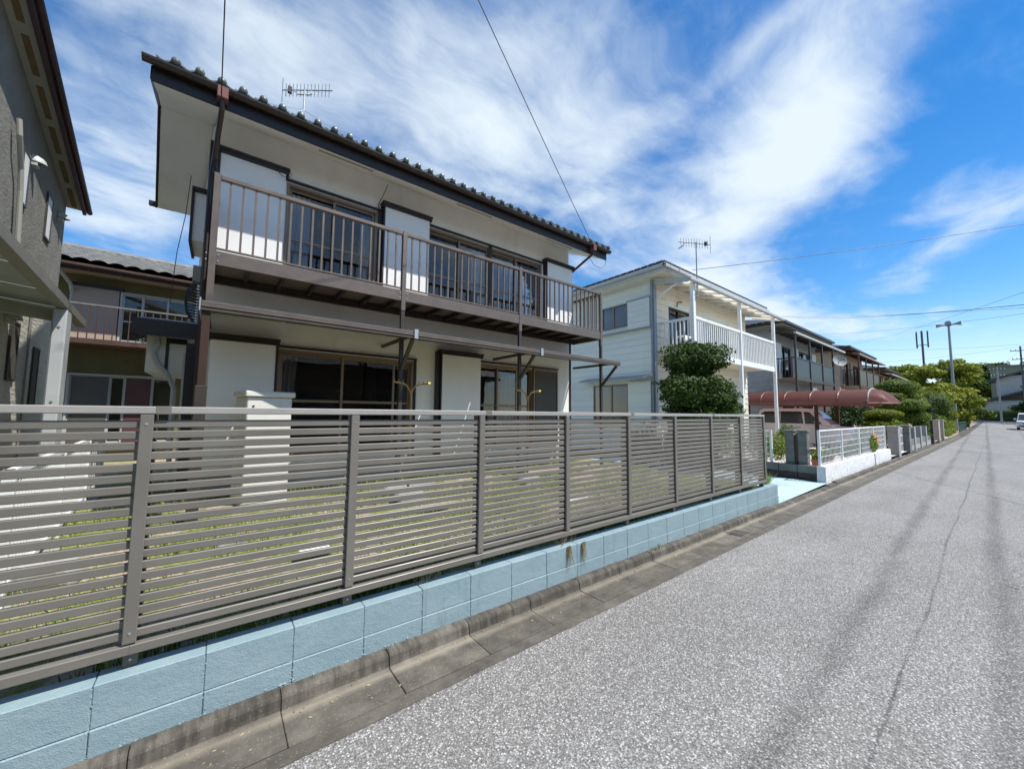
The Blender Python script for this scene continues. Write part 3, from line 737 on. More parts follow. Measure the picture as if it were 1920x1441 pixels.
# balcony
deck = MB().box(-.20, 7.44, 6.06, YW-.002, 3.585, 3.61)
bal = deck.build('balcony', M['deck'], H)
MB().box(-.20, 7.46, 6.0, 6.05, 3.46, 3.645).build('front_beam', M['bronze'], bal, bevel=.005)
MB().box(-.20, 7.46, YW-.06, YW-.003, 3.46, 3.58).build('ledger', M['bronze_dark'], bal)
for xe in (-.2, 7.41): MB().box(xe, xe+.05, 6.052, YW-.062, 3.462, 3.642).build('end_beam', M['bronze'], bal, bevel=.004)
JO = MB().box(-.02, .02, 6.052, YW-.062, 3.50, 3.583).mesh('joist', M['bronze_dark'])
for k in range(1, 18): inst('joist', JO, bal, (-.2+k*.42, 0, 0))
MB().box(-.13, 7.40, 5.995, 6.055, 4.585, 4.645).build('top_rail', M['bronze'], bal, bevel=.008)
MB().box(-.13, 7.40, 6.01, 6.04, 3.665, 3.69).build('bottom_rail', M['bronze'], bal, bevel=.003)
BA = MB().box(-.0125, .0125, 6.013, 6.037, 3.69, 4.585).mesh('baluster', M['bronze'])
PX = (-.165, 2.335, 4.84, 7.425)
for a, b in zip(PX[:-1], PX[1:]):
    n = 18
    for k in range(1, n): inst('baluster', BA, bal, (a+(b-a)*k/n, 0, 0))
for xp in PX:
    MB().box(xp-.037, xp+.037, 5.988, 6.062, 3.3 if xp > 0 else 2.9, 4.66).build('post', M['bronze'], bal, bevel=.005)
    if xp > 0: MB().box(xp-.032, xp+.032, 5.995, 6.055, .36, 3.3).build('leg', M['bronze_dark'], bal, bevel=.004)
    bo = MB()
    for dx in (-.06, .06):
        for zz in (3.51, 3.59): bo.tube([(xp+dx, 6.0, zz), (xp+dx, 5.992, zz)], .009, 6)
    bo.build('bolt', M['galv'], bal)
for xe in (-.165, 7.425):
    MB().box(xe-.025, xe+.025, 6.062, YW-.003, 4.587, 4.643).build('side_rail', M['bronze'], bal, bevel=.006)
    for k in range(1, 7): MB().box(xe-.0125, xe+.0125, 6.06+k*.125, 6.085+k*.125, 3.645, 4.587).build('baluster', M['bronze'], bal)
# awning frame below the balcony
aw = MB()
for k in range(3): aw.box(-.22, 7.50, 5.50-.012*(k % 2), 5.55, 2.765+k*.036, 2.796+k*.036)
aw.box(-.21, 7.49, 5.515, 5.545, 2.76, 2.875)
awn = aw.build('awning_frame', M['bronze'], H, bevel=.002)
for xp in PX:
    MB().box(xp-.02, xp+.02, 5.551, YW-.003, 2.80, 2.85).build('arm', M['bronze_dark'], awn)
    if xp > 0: MB().bar((xp, 5.985, 2.33), (xp, 5.56, 2.76), .05).build('brace', M['bronze_dark'], awn)
for k in range(8):
    xa, xb = -.2+k*.957, -.2+(k+1)*.957-.02
    MB().add([(xa,5.552,2.862),(xb,5.552,2.862),(xb,YW-.004,3.03),(xa,YW-.004,3.03),(xa,5.552,2.866),(xb,5.552,2.866),(xb,YW-.004,3.034),(xa,YW-.004,3.034)],[(0,3,2,1),(4,5,6,7),(0,1,5,4),(1,2,6,5),(2,3,7,6),(3,0,4,7)]).build('roof_panel', M['poly_awning'], awn)
MB().box(-.235, -.222, 5.49, YW-.003, 2.75, 2.90).build('end_plate', M['slate_trim'], awn)
for xa in (2.33, 4.95): MB().box(xa, xa+.06, 5.478, 5.4865, 2.755, 2.90).build('clip', M['galv'], awn)
MB().box(-.21, -.13, 5.53, 5.61, .36, 2.76).build('leg', M['rust_post'], awn, bevel=.006)
MB().box(-.225, -.115, 5.515, 5.625, .36, 1.9).build('leg_sleeve', M['bronze_dark'], awn, bevel=.006)
# left side: window grille, shutter box seen edge-on, porch roof with pipes
lx = lambda y: -.22+SK*(y-6.95)
sb = MB().box(-.52, lx(8.4), 8.38, 9.3, 4.55, 5.45).build('side_shutter_box', M['white_panel'], H)
MB().box(-.56, -.30, 8.33, 8.379, 5.40, 5.48).box(-.56, -.52, 8.34, 9.3, 4.5, 5.47).box(-.335,-.27,8.345,8.379,4.5,5.40).build('trim', M['dark_trim'], sb)
gl = MB().box(-.50, lx(8.9), 8.85, 9.0, 3.95, 4.25).build('grille_box', M['beige_soffit'], H)
gq = MB()
for k in range(12):
    zz = 3.30+k*.055; bl = .10*math.sin(math.pi*k/11)**.7
    gq.tube([(-.36, 8.86, zz), (-.48-bl, 8.84, zz), (-.50-bl, 9.3, zz), (-.36, 9.5, zz)], .010, 5)
for q in (8.84, 9.1, 9.3): gq.tube([(-.47, q, 3.25)]+[(-.48-.10*math.sin(math.pi*k/6)**.7, q, 3.30+.605*k/6) for k in range(7)]+[(-.47, q, 3.95)], .011, 5)
gq.build('window_grille', M['black_plastic'], H)
pr = MB().prism([(7.7, 2.98), (9.3, 3.28), (9.3, 3.20), (7.7, 2.90)], 'x', -1.02, -.33)
po = pr.build('porch_roof', M['slate_trim'], H)
MB().prism([(7.66, 2.62), (9.3, 2.95), (9.3, 3.22), (7.66, 2.93)], 'x', -1.06, -1.021).box(-1.06, -.33, 7.62, 7.659, 2.72, 2.96).build('fascia', M['dark_trim'], po)
MB().box(-.92, -.36, 7.95, 9.3, 2.2, 2.9).build('porch_box', M['soffit'], po)
MB().box(-.70, -.45, 7.93, 7.949, 2.66, 2.74).box(-.70, -.66, 7.93, 7.949, 2.2, 2.66).build('porch_trim', M['dark_trim'], po)
MB().tube([(-.80, 7.86, 2.75), (-.78, 7.86, 2.62), (-.83, 7.86, 2.50), (-.78, 7.85, 2.35), (-.64, 7.83, 2.15), (-.56, 7.8, 1.95), (-.55, 7.8, .4)], .032, 8).build('wall_pipe', M['pale_gutter'], H)
MB().tube([(-.45, 7.7, 2.5), (-.45, 7.7, .4)], .025, 8).build('thin_pipe', M['pale_gutter'], H)
MB().box(-.42, -.285, 7.25, 7.6, .4, 2.6).build('side_board', M['dark_trim'], H)
# loose cables on the facade
MB().tube([(2.18,6.5,5.66),(2.22,6.9,5.63),(2.20,6.94,5.58),(2.16,6.94,5.48),(2.19,6.93,5.38)], .006, 5).build('facade_cable', M['cable'], H)
MB().tube([(.66+.09*math.cos(t)-.02, 6.79, 5.40+.07*math.sin(t)) for t in [k*.6 for k in range(11)]], .005, 5).build('cable_loop', M['cable'], H)
MB().tube([(-.19,6.75,5.42),(-.24,6.76,5.32),(-.20,6.75,5.22),(-.25,6.76,5.12),(-.21,6.75,5.02)], .008, 5).tube([(-.18,6.76,5.36),(-.23,6.75,5.18),(-.20,6.77,5.0),(-.25,6.76,4.85)], .006, 5).build('service_cable', M['cable'], H)
MB().tube([(7.3,6.3,5.7),(7.45,6.25,5.45),(7.65,6.2,5.40),(7.85,6.2,5.52),(7.88,6.2,5.7),(7.80,6.2,5.75)], .006, 5).build('cable_loop', M['cable'], H)

# ------------------------------------------------------------------ things around the near house
def yagi(root, base, h, boom, nel, axis, el=.16, elv='z', mat='galv'):
    """mast, boom and cross elements of a television aerial; axis is the boom direction"""
    b = Vector(base); a = Vector(axis).normalized(); t = b+Vector((0, 0, h))
    MB().tube([b, t+Vector((0, 0, .05))], .018, 6).build('mast', M[mat], root)
    MB().tube([t-a*boom*.45, t+a*boom*.55], .013, 5).build('boom', M[mat], root)
    ev = Vector((0, 0, 1)) if elv == 'z' else Vector((-a.y, a.x, 0))
    for k in range(nel):
        p = t+a*(-.45*boom+boom*(k+.05)/nel); e = el*(1.9 if k == 0 else 1.0)
        MB().tube([p-ev*e, p+ev*e], .0075, 4).build('element', M[mat], root)
    MB().box(t.x-a.x*boom*.30-.035, t.x-a.x*boom*.30+.035, t.y-a.y*boom*.3-.035, t.y-a.y*boom*.3+.035, t.z-.07, t.z+.05).build('feed_box', M['black_plastic'], root)
A1 = thing('tv_antenna', 'silver television antenna on the tiled roof of the nearest white house', 'antenna', (1.06, 8.2, 6.7), group=None)
yagi(A1, (1.03, 8.2, 6.8), 1.22, .98, 14, (.82, -.57, .04), .135)
MB().tube([(.85,8.32,8.0),(.92,8.28,7.93),(1.1,8.15,7.92),(1.14,8.12,7.95),(1.13,8.13,8.02)], .012, 5).build('bracket', M['galv'], A1)
MB().box(.96, 1.12, 8.14, 8.2, 7.12, 7.26).build('amplifier_box', M['pale_gutter'], A1, bevel=.01)
for q in ((-1.0, 7.2, 6.3), (.3, 6.6, 6.05), (1.9, 6.6, 6.05), (4.2, 7.8, 6.6)):
    MB().tube([(1.03, 8.2, 7.6), q], .0028, 4).build('guy_wire', M['galv'], A1)

cb = thing('storage_cabinet', 'tall beige storage cabinet standing in the yard before the left shutter box', 'cabinet', (.50, 6.25, .38), R(14))
MB().box(-.27, .27, -.22, .22, 0, 1.42).build('body', M['cabinet'], cb, bevel=.012, local=True)
MB().box(-.30, .30, -.255, .25, 1.425, 1.50).build('lid', M['cabinet'], cb, bevel=.012, local=True)
MB().tube([(-.20, -.222, 1.30), (-.20, -.232, 1.30)], .014, 8).build('lock', M['black_plastic'], cb, local=True)
MB().box(-.262, .262, -.224, -.2205, .05, .055).box(-.262,.262,-.224,-.2205,.72,.726).build('door_gap', M['shutter_dark'], cb, local=True)

def laundry(label, x, y, z0, zt):
    t = thing('laundry_pole_stand', label, 'laundry stand', (x, y, z0), group='laundry stands in the yard')
    MB().tube([(x, y, z0), (x, y, zt-.12)], .019, 8).build('pole', M['brass'], t)
    for s in (-1, 1):
        pts = [(x, y, zt-.14), (x+.02*s, y, zt-.05), (x+.07*s, y, zt+.02), (x+.15*s, y, zt+.045), (x+.27*s, y, zt+.06)]
        a = MB().tube(pts, .013, 6).build('arm', M['brass'], t)
        for k in range(3):
            MB().tube([(x+(.12+.065*k)*s, y, zt+.04+.008*k), (x+(.125+.065*k)*s, y, zt+.085+.008*k)], .007, 5).build('peg', M['brass'], a)
    e = MB().tube([(x+.262, y-.002, zt+.058), (x+.30, y-.002, zt+.064)], .021, 8).build('cap', M['yellow_cap'], t)
    MB().box(x-.2, x+.2, y-.2, y+.2, z0-.02, z0+.10).build('base', M['concrete_post'], t, bevel=.02)
laundry('brass laundry pole stand by the left ground floor window', 2.2, 5.25, .40, 1.99)
laundry('brass laundry pole stand before the louvred shutter', 4.42, 5.25, .40, 1.97)

# white boundary fence on the left edge of the yard, running away from the road
LF = thing('boundary_fence', 'white metal boundary fence with upright bars at the left of the yard', 'fence', (-.95, 2.9, .35), R(4.9))
for k in range(4):
    MB().box(-.03, .03, 1.0+k*1.75, 1.06+k*1.75, 0, .88).build('post', M['white_paint'], LF, local=True, bevel=.004)
MB().box(-.022, .022, 1.0, 6.35, .84, .88).build('top_rail', M['white_paint'], LF, local=True)
MB().box(-.02, .02, 1.0, 6.35, .10, .14).build('bottom_rail', M['white_paint'], LF, local=True)
UB = MB().box(-.008, .008, -.008, .008, .14, .84).mesh('bar', M['white_paint'])
for k in range(58): inst('bar', UB, LF, (0, 1.08+k*.09, 0), local=True)
MB().box(-.09, .09, .9, 6.5, -.3, .02).build('footing', M['foundation'], LF, local=True)

# grey neighbouring house at the left edge of the picture (its side wall faces the near house)
G = thing('house', 'dark grey textured house at the left edge, its side wall towards the yard', 'house', (-1.464, 0, .3), R(4.9))
zw = lambda y: 5.98-.155*(y-5.0)
gw = MB()
gw.add([(0,1.5,3.25),(0,9.95,3.25),(0,9.95,zw(9.95)),(0,1.5,zw(1.5)),(-.14,1.5,3.25),(-.14,9.95,3.25),(-.14,9.95,zw(9.95)),(-.14,1.5,zw(1.5))],[(0,1,2,3),(4,7,6,5),(0,4,5,1),(1,5,6,2),(2,6,7,3),(3,7,4,0)])
gw.box(-6, -.145, 9.81, 9.95, .0, 5.0).box(-6,-.145,1.5,1.64,0,6.2)
for o_ in (gw,): o_.v = [(a, b, c-.3) for a, b, c in o_.v]
gw.build('wall', M['grey_wall'], G, local=True)
stone = basic('split_stone_siding', (.46,.44,.375), .9, .10, 5, 1.0, .022, 9, stretch=(1, .45, 2.6), dirt=((.30,.28,.23), 2.0, .55, .4))
MB().box(-.14, -.002, 1.5, 9.9, .0, 2.94).build('lower_wall', stone, G, local=True)
MB().box(-.13, .012, 1.5, 9.95, 2.90, 2.98).build('belt_trim', M['beige_soffit'], G, local=True)
rfz = lambda y: zw(y)+.05-.3
ro = MB(); ro.add([(-3.2,1.0,rfz(1)+1.3),(-3.2,10.1,rfz(10.1)+1.3),(.20,1.0,rfz(1)+.08),(.20,10.1,rfz(10.1)+.08),(-3.2,1.0,rfz(1)+1.2),(-3.2,10.1,rfz(10.1)+1.2),(.20,1.0,rfz(1)-.02),(.20,10.1,rfz(10.1)-.02)],[(0,2,3,1),(4,5,7,6),(2,6,7,3),(0,4,6,2),(1,3,7,5)])
gro = ro.build('roof', M['dark_roof'], G, local=True)
so_ = MB(); so_.add([(-.01,1.0,rfz(1)-.045),(.18,1.0,rfz(1)-.045),(.18,10.05,rfz(10.05)-.045),(-.01,10.05,rfz(10.05)-.045),(-.01,1.0,rfz(1)-.03),(.18,1.0,rfz(1)-.03),(.18,10.05,rfz(10.05)-.03),(-.01,10.05,rfz(10.05)-.03)],[(0,1,2,3),(4,7,6,5),(0,4,5,1),(1,5,6,2),(2,6,7,3),(3,7,4,0)])
so_.build('soffit', M['beige_soffit'], G, local=True)
for k in range(11):
    y = 2.0+k*.74
    MB().add([(.06,y,rfz(y)-.050),(.12,y,rfz(y)-.050),(.12,y+.58,rfz(y+.58)-.050),(.06,y+.58,rfz(y+.58)-.050),(.06,y,rfz(y)-.046),(.12,y,rfz(y)-.046),(.12,y+.58,rfz(y+.58)-.046),(.06,y+.58,rfz(y+.58)-.046)],[(0,1,2,3),(4,7,6,5),(0,4,5,1),(1,5,6,2),(2,6,7,3),(3,7,4,0)]).build('soffit_slot', M['slot'], G, local=True)
fb = MB(); fb.add([(.181,1.0,rfz(1)-.09),(.181,10.1,rfz(10.1)-.09),(.181,10.1,rfz(10.1)+.07),(.181,1.0,rfz(1)+.07),(.225,1.0,rfz(1)-.09),(.225,10.1,rfz(10.1)-.09),(.225,10.1,rfz(10.1)+.07),(.225,1.0,rfz(1)+.07)],[(0,1,2,3),(4,7,6,5),(0,4,5,1),(1,5,6,2),(2,6,7,3),(3,7,4,0)])
fb.build('fascia', M['maroon'], G, local=True)
gg = MB(); gg.tube([(.25,1.0,rfz(1)+.02),(.25,10.2,rfz(10.2)+.02)], .04, 8).build('gutter', M['maroon'], G, local=True)
for y0, y1, z0, z1 in ((7.27, 7.52, 4.2, 4.83), (8.62, 8.90, 4.2, 4.83), (7.55, 7.85, 2.0, 2.70), (8.75, 9.02, 1.7, 2.5)):
    z0 -= .3; z1 -= .3
    wo = MB().box(.001, .022, y0-.03, y1+.03, z1, z1+.03).box(.001, .022, y0-.03, y1+.03, z0-.03, z0).box(.001, .022, y0-.03, y0, z0, z1).box(.001, .022, y1, y1+.03, z0, z1).build('window', M['bronze_dark'], G, local=True)
    MB().box(.002, .014, y0, y1, z0, z1).build('pane', M['white_panel'] if z0 > 3 else M['dark_stone'], wo, local=True)
for y, z in ((7.68, 4.86), (9.45, 4.78), (7.35, 2.70)):
    z -= .3; vs = []
    for a in range(5):
        for q in range(9):
            ph = a/4*math.pi/2; th = math.pi*q/8
            vs.append((.004+.13*math.sin(th)*math.cos(ph)+0, y+.075*math.cos(th), z+.11*math.sin(ph)*1.0*math.sin(th)))
    fs = [(a*9+q, a*9+q+1, (a+1)*9+q+1, (a+1)*9+q) for a in range(4) for q in range(8)]
    MB().add(vs, fs).box(.001, .06, y-.06, y+.06, z-.05, z-.004).build('vent_hood', M['pale_gutter'], G, local=True)
MB().tube([(.06,6.72,4.62),(.07,6.75,4.45),(.06,6.98,4.15),(.06,7.05,3.9),(.06,7.15,3.3),(.06,7.15,3.0)], .024, 8).build('wall_pipe', M['beige_soffit'], G, local=True)
MB().tube([(.02,8.35,2.75),(.02,8.35,.1)], .012, 6).build('thin_pipe', M['carport_beam'], G, local=True)

# steel carport in front of the grey house
CP = thing('carport', 'grey steel carport roof and post at the left edge above the fence', 'carport', (-.85, 0, .3), R(4.9))
MB().box(-.06, .03, 2.0, 7.45, 2.40, 2.50).build('edge_beam', M['carport_beam'], CP, bevel=.006, local=True)
for k in range(6): MB().add([(-2.2,2.0+k*.9,2.66),(-.061,2.0+k*.9,2.455),(-.061,2.88+k*.9,2.455),(-2.2,2.88+k*.9,2.66),(-2.2,2.0+k*.9,2.68),(-.061,2.0+k*.9,2.475),(-.061,2.88+k*.9,2.475),(-2.2,2.88+k*.9,2.68)],[(0,1,2,3),(4,7,6,5),(0,4,5,1),(1,5,6,2),(2,6,7,3),(3,7,4,0)]).build('roof_panel', M['carport_under'], CP, local=True)
MB().bar((-2.2, 6.28, 2.52), (-.08, 6.28, 2.33), .06, .12).build('cross_beam', M['beige_soffit'], CP, bevel=.004, local=True)
MB().box(-.075, .03, 6.15, 6.42, -.2, 2.398).build('post', M['carport_steel'], CP, bevel=.012, local=True)
for q in (2.2, 1.4): MB().tube([(-.02,6.14,q),(-.02,6.15,q)], .012, 6).build('bolt', M['galv'], CP, local=True)

# house behind, seen in the gap
B = thing('house', 'ochre house with grey tiled roof seen behind in the gap between two houses', 'house', (-2, 14.2, .4))
MB().box(-5.5, 1.5, 14.2, 14.4, .3, 5.1).build('wall', M['ochre_wall'], B)
def tiled_slope(name, mat, parent, x0, x1, y0, z0, y1, z1, nc, pitch=.24):
    """sheet of overlapping curved tiles: nc courses up the slope"""
    nx = int((x1-x0)/pitch)*4; vs = []; fs = []; st = nx+1
    rows = []
    for c in range(nc):
        for e in (0, 1): rows.append(((c+e*.999)/nc, .035*(1-e)))
    for t, lift in rows:
        for i in range(nx+1):
            ph = (i % 4)/4
            vs.append((x0+(x1-x0)*i/nx, y0+(y1-y0)*t, z0+(z1-z0)*t+lift*1.3+.05*abs(math.sin(math.pi*ph))))
    for r in range(len(rows)-1):
        for i in range(nx): a = r*st+i; fs.append((a, a+1, a+st+1, a+st))
    return tag(MB().add(vs, fs).build(name, mat, parent), kind='stuff')
rfB = MB().prism([(13.45, 5.14), (16.6, 6.30), (19.6, 5.14), (19.6, 5.06), (13.45, 5.06)], 'x', -6.0, 1.9).build('roof', M['dark_trim'], B)
tiled_slope('roof_tile_courses', M['grey_tile'], rfB, -6.0, 1.9, 13.44, 5.19, 16.5, 6.36, 10, .30)
MB().tube([(-6, 16.55, 6.40), (1.9, 16.55, 6.40)], .10, 8).build('ridge', M['grey_tile'], rfB)
MB().box(-6.0, 1.9, 13.42, 13.45, 4.96, 5.14).build('fascia', M['brown_wood'], B)
gutter(B, -6, 1.9, 13.36, 5.06, .06)
MB().box(-6.0, 1.9, 13.452, 14.2, 5.04, 5.058).build('soffit', M['tan_wall'], B)
MB().box(-3.05, -2.22, 14.06, 14.19, 3.35, 4.72).build('shutter_box', M['salmon_panel'], B)
MB().box(-3.1, -2.15, 14.03, 14.195, 4.72, 4.80).build('box_trim', M['dark_trim'], B)
window(B, -2.2, -.6, 3.35, 4.72, 14.10, [(-2.16, -1.75, 0), (-1.78, -1.25, 1), (-1.28, -.64, 0)], frame='pale_gutter', midrail=3.95)
window(B, -3.0, -1.0, .7, 2.52, 14.10, [(-2.96, -2.25, 0), (-2.27, -1.98, 1), (-2.0, -1.45, 0), (-1.47, -1.04, 1)], frame='pale_gutter')
MB().box(-2.92, -2.28, 14.10, 14.115, .75, 2.45).build('louvre_shutter', M['shutter_dark'], B); MB().box(-1.96, -1.48, 14.10, 14.115, .75, 2.45).build('louvre_shutter', M['shutter_red'], B)
bb = MB().box(-3.3, .4, 13.2, 14.19, 3.18, 3.30).build('balcony', M['brown_wood'], B)
MB().box(-3.3, .4, 13.2, 13.24, 4.10, 4.14).build('top_rail', M['carport_beam'], bb)
for k in range(26): MB().box(-3.28+k*.14, -3.26+k*.14, 13.21, 13.23, 3.30, 4.10).build('baluster', M['brown_wood'], bb)
MB().tube([(-3.2,13.4,4.9),(-3.2,13.4,5.0),(-3.05,13.9,4.7),(-3.05,14.1,4.5),(-3.05,14.1,.4)], .04, 6).build('downpipe', M['pale_gutter'], B)

# ------------------------------------------------------------------ foliage
def leaves(name, blobs, n, size, mat, parent=None, shell=.72, flat=.0, kind=None, dens=None, seed=1, up=.35, lumpy=1.0):
    """n small folded leaves spread through ellipsoids (cx,cy,cz,rx,ry,rz)"""
    r = np.random.default_rng(seed)
    vol = np.array([b[3]*b[4]+b[3]*b[5]+b[4]*b[5] for b in blobs]); pick = r.choice(len(blobs), n, p=vol/vol.sum())
    Bm = np.array(blobs)[pick]
    d = r.normal(size=(n, 3)); d /= np.linalg.norm(d, axis=1)[:, None]
    lump = 1+lumpy*(.10*np.sin(d[:, 0]*5+pick*1.7)+.10*np.sin(d[:, 1]*6+pick*2.3)+.08*np.sin(d[:, 2]*7+pick))
    rad = (shell+(1-shell)*r.random(n)**.6)*lump
    inner = r.random(n) < .22; rad[inner] *= r.random(inner.sum())*.6+.35
    c = Bm[:, :3]+d*Bm[:, 3:]*rad[:, None]
    nrm = d*.8+r.normal(size=(n, 3))*.75; nrm[:, 2] += up; nrm /= np.linalg.norm(nrm, axis=1)[:, None]
    t = np.cross(nrm, r.normal(size=(n, 3))); t /= np.linalg.norm(t, axis=1)[:, None]
    b = np.cross(nrm, t); s = size*(.6+.8*r.random(n))[:, None]
    fold = nrm*s*.22
    V = np.stack([c-t*s, c-b*s*.5+fold, c+t*s, c+b*s*.5+fold], 1).reshape(-1, 3)
    me = bpy.data.meshes.new(name)
    me.vertices.add(4*n); me.vertices.foreach_set('co', V.astype(np.float32).ravel())
    me.loops.add(6*n); ii = (np.arange(n)*4)[:, None]+np.array([0, 1, 2, 0, 2, 3]); me.loops.foreach_set('vertex_index', ii.ravel())
    me.polygons.add(2*n); me.polygons.foreach_set('loop_start', np.arange(2*n)*3); me.polygons.foreach_set('loop_total', np.full(2*n, 3))
    me.update(); me.validate(); me.materials.append(mat)
    return tag(link(bpy.data.objects.new(name, me), parent), kind=kind)
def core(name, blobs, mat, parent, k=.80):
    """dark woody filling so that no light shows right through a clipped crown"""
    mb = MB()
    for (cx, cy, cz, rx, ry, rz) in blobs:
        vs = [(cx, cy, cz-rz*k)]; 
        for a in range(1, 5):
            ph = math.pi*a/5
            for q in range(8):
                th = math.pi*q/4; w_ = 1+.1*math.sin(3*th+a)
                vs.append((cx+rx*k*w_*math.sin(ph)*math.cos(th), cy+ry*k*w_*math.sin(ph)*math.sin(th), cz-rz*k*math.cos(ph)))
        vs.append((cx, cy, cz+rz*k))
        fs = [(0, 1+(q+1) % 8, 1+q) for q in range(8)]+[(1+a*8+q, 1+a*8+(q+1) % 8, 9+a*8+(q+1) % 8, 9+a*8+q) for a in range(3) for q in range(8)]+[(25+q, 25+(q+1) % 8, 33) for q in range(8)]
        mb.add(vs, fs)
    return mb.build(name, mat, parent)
def trunk(parent, pts, radii, mat='hedge_wood', name='trunk'):
    return MB().tube(pts, radii, 8).build(name, M[mat], parent, smooth=True)

# cloud-pruned tree before the white siding house
T = thing('pruned_tree', 'dark green cloud-pruned evergreen tree beside the driveway before the white siding house', 'tree', (10.75, 5.42, .15))
trunk(T, [(10.75,5.42,.1),(10.8,5.4,.9),(10.65,5.45,1.7),(10.8,5.42,2.6),(10.75,5.42,3.3)], [.13,.11,.09,.07,.04])
for a, b in (((10.7,5.43,1.5),(10.1,5.0,1.7)), ((10.7,5.43,1.6),(11.5,5.3,1.6)), ((10.75,5.43,2.2),(10.2,5.7,2.3)), ((10.75,5.43,2.4),(11.3,5.2,2.3))): trunk(T, [a, b], [.05, .03], name='limb')
tb = [(10.75,5.42,3.30,.80,.80,.42),(10.35,5.3,3.10,.62,.62,.36),(11.1,5.5,3.10,.66,.66,.38),(10.9,5.1,3.2,.5,.5,.4),
      (10.75,5.42,2.66,.55,.55,.30),(10.75,5.42,2.32,.95,.95,.44),(9.95,5.30,2.42,.62,.62,.30),(10.1,5.1,2.12,.6,.6,.30),(11.4,5.2,2.18,.66,.66,.34),(11.55,5.1,1.92,.55,.55,.28),(10.6,4.9,2.2,.6,.6,.34),
      (10.75,5.42,1.68,.85,.85,.30),(11.3,5.1,1.60,.65,.65,.28),(10.2,5.1,1.55,.66,.66,.28),(9.68,5.2,2.28,.45,.45,.24),(11.75,4.95,1.78,.42,.42,.22),(10.6,5.2,1.2,.8,.8,.34)]
leaves('crown', tb, 36000, .048, M['leaf_pine'], T, lumpy=1.7, shell=.70, seed=3, up=.6)
core('crown_core', tb, M['leaf_dark'], T, .74)

# ------------------------------------------------------------------ second house: white lap siding
H2 = thing('house', 'pale lap-sided house with white balcony and milky canopy past the driveway', 'house', (15, 8, .2))
X2, X2b, Y2, Y2b = 11.5, 19.0, 7.05, 12.2
w2 = MB()
wall_grid(w2, Y2, Y2b, .3, 6.28, X2+.02, X2+.14, [(8.05, 9.25, 4.78, 5.64), (8.1, 9.7, 1.25, 2.70)], 'y')
wall_grid(w2, X2+.14, X2b, .3, 6.28, Y2+.02, Y2+.14, [(12.45, 13.9, 3.72, 5.45), (14.9, 17.2, 4.3, 5.45), (15.2, 17.0, 1.2, 2.6)], 'x')
w2.box(X2b-.12, X2b, Y2+.14, Y2b, .3, 6.28).box(X2, X2b, Y2b, Y2b+.1, .3, 6.28)
w2.build('wall', M['siding'], H2)
MB().box(X2+.3, X2b-.2, Y2+.5, Y2b-.2, 3.2, 3.3).box(X2+.3,X2b-.2,9.8,9.9,.3,6.2).build('interior', M['interior'], H2)
def boards(parent, a0, a1, z0, z1, t, holes, axis, mat, step=.235, thick=.022):
    """lap siding: one object for each board, cut at the openings"""
    z = z0
    while z < z1-.02:
        zt = min(z+step-.013, z1)
        segs = [(a0, a1)]
        for h0, h1, hz0, hz1 in holes:
            if hz0 < zt and hz1 > z:
                ns = []
                for s0, s1 in segs:
                    if h1 <= s0 or h0 >= s1: ns.append((s0, s1)); continue
                    if h0-s0 > .03: ns.append((s0, h0))
                    if s1-h1 > .03: ns.append((h1, s1))
                segs = ns
        for s0, s1 in segs:
            mb = MB()
            if axis == 'y': mb.add([(t-thick,s0,z),(t-thick,s1,z),(t-thick*.35,s1,zt),(t-thick*.35,s0,zt),(t,s0,z),(t,s1,z),(t,s1,zt),(t,s0,zt)],[(0,3,2,1),(4,5,6,7),(0,1,5,4),(1,2,6,5),(2,3,7,6),(3,0,4,7)])
            else: mb.add([(s0,t-thick,z),(s1,t-thick,z),(s1,t-thick*.35,zt),(s0,t-thick*.35,zt),(s0,t,z),(s1,t,z),(s1,t,zt),(s0,t,zt)],[(0,1,2,3),(4,7,6,5),(0,4,5,1),(1,5,6,2),(2,6,7,3),(3,7,4,0)])
            mb.build('board', mat, parent)
        z += step
boards(H2, Y2, Y2b, .5, 6.2, X2+.019, [(7.1, 9.28, 4.60, 5.75), (8.08, 9.72, 1.2, 2.9)], 'y', M['siding'])
boards(H2, X2+.14, X2b, .5, 6.2, Y2+.019, [(12.4, 13.95, 3.6, 5.5), (14.85, 17.25, 4.25, 5.5), (15.15, 17.05, 1.1, 2.65)], 'x', M['cream'])
MB().box(X2-.02, X2+.13, Y2-.02, Y2+.13, .3, 6.2).build('corner_board', M['slate_trim'], H2, bevel=.004)
MB().tube([(X2-.07,Y2+.05,6.2),(X2-.07,Y2+.05,.2)], .03, 8).build('downpipe', M['slate_trim'], H2)
# side windows turned to face the driveway
def side_window(parent, y0, y1, z0, z1, x, split, pane='frosted', frame='sash'):
    w = MB().box(x-.03, x+.05, y0, y1, z1-.05, z1).box(x-.03, x+.05, y0, y1, z0, z0+.05).box(x-.028, x+.048, y0, y0+.05, z0+.05, z1-.05).box(x-.028, x+.048, y1-.05, y1, z0+.05, z1-.05)
    w.box(x-.02, x+.04, split-.03, split+.03, z0+.05, z1-.05)
    wo = w.build('window', M[frame], parent)
    for a, b in ((y0+.05, split-.03), (split+.03, y1-.05)):
        MB().box(x+.0, x+.006, a, b, z0+.05, z1-.05).build('pane', M['glass'], wo)
        MB().box(x+.03, x+.034, a, b, z0+.05, z1-.05).build('blind', M[pane], wo)
side_window(H2, 8.05, 9.25, 4.78, 5.64, X2+.02, 8.72)
side_window(H2, 8.1, 9.7, 1.25, 2.70, X2+.02, 8.85)
sbx = MB().box(X2-.10, X2, 7.16, 8.04, 4.62, 5.62).build('side_shutter_box', M['siding'], H2)
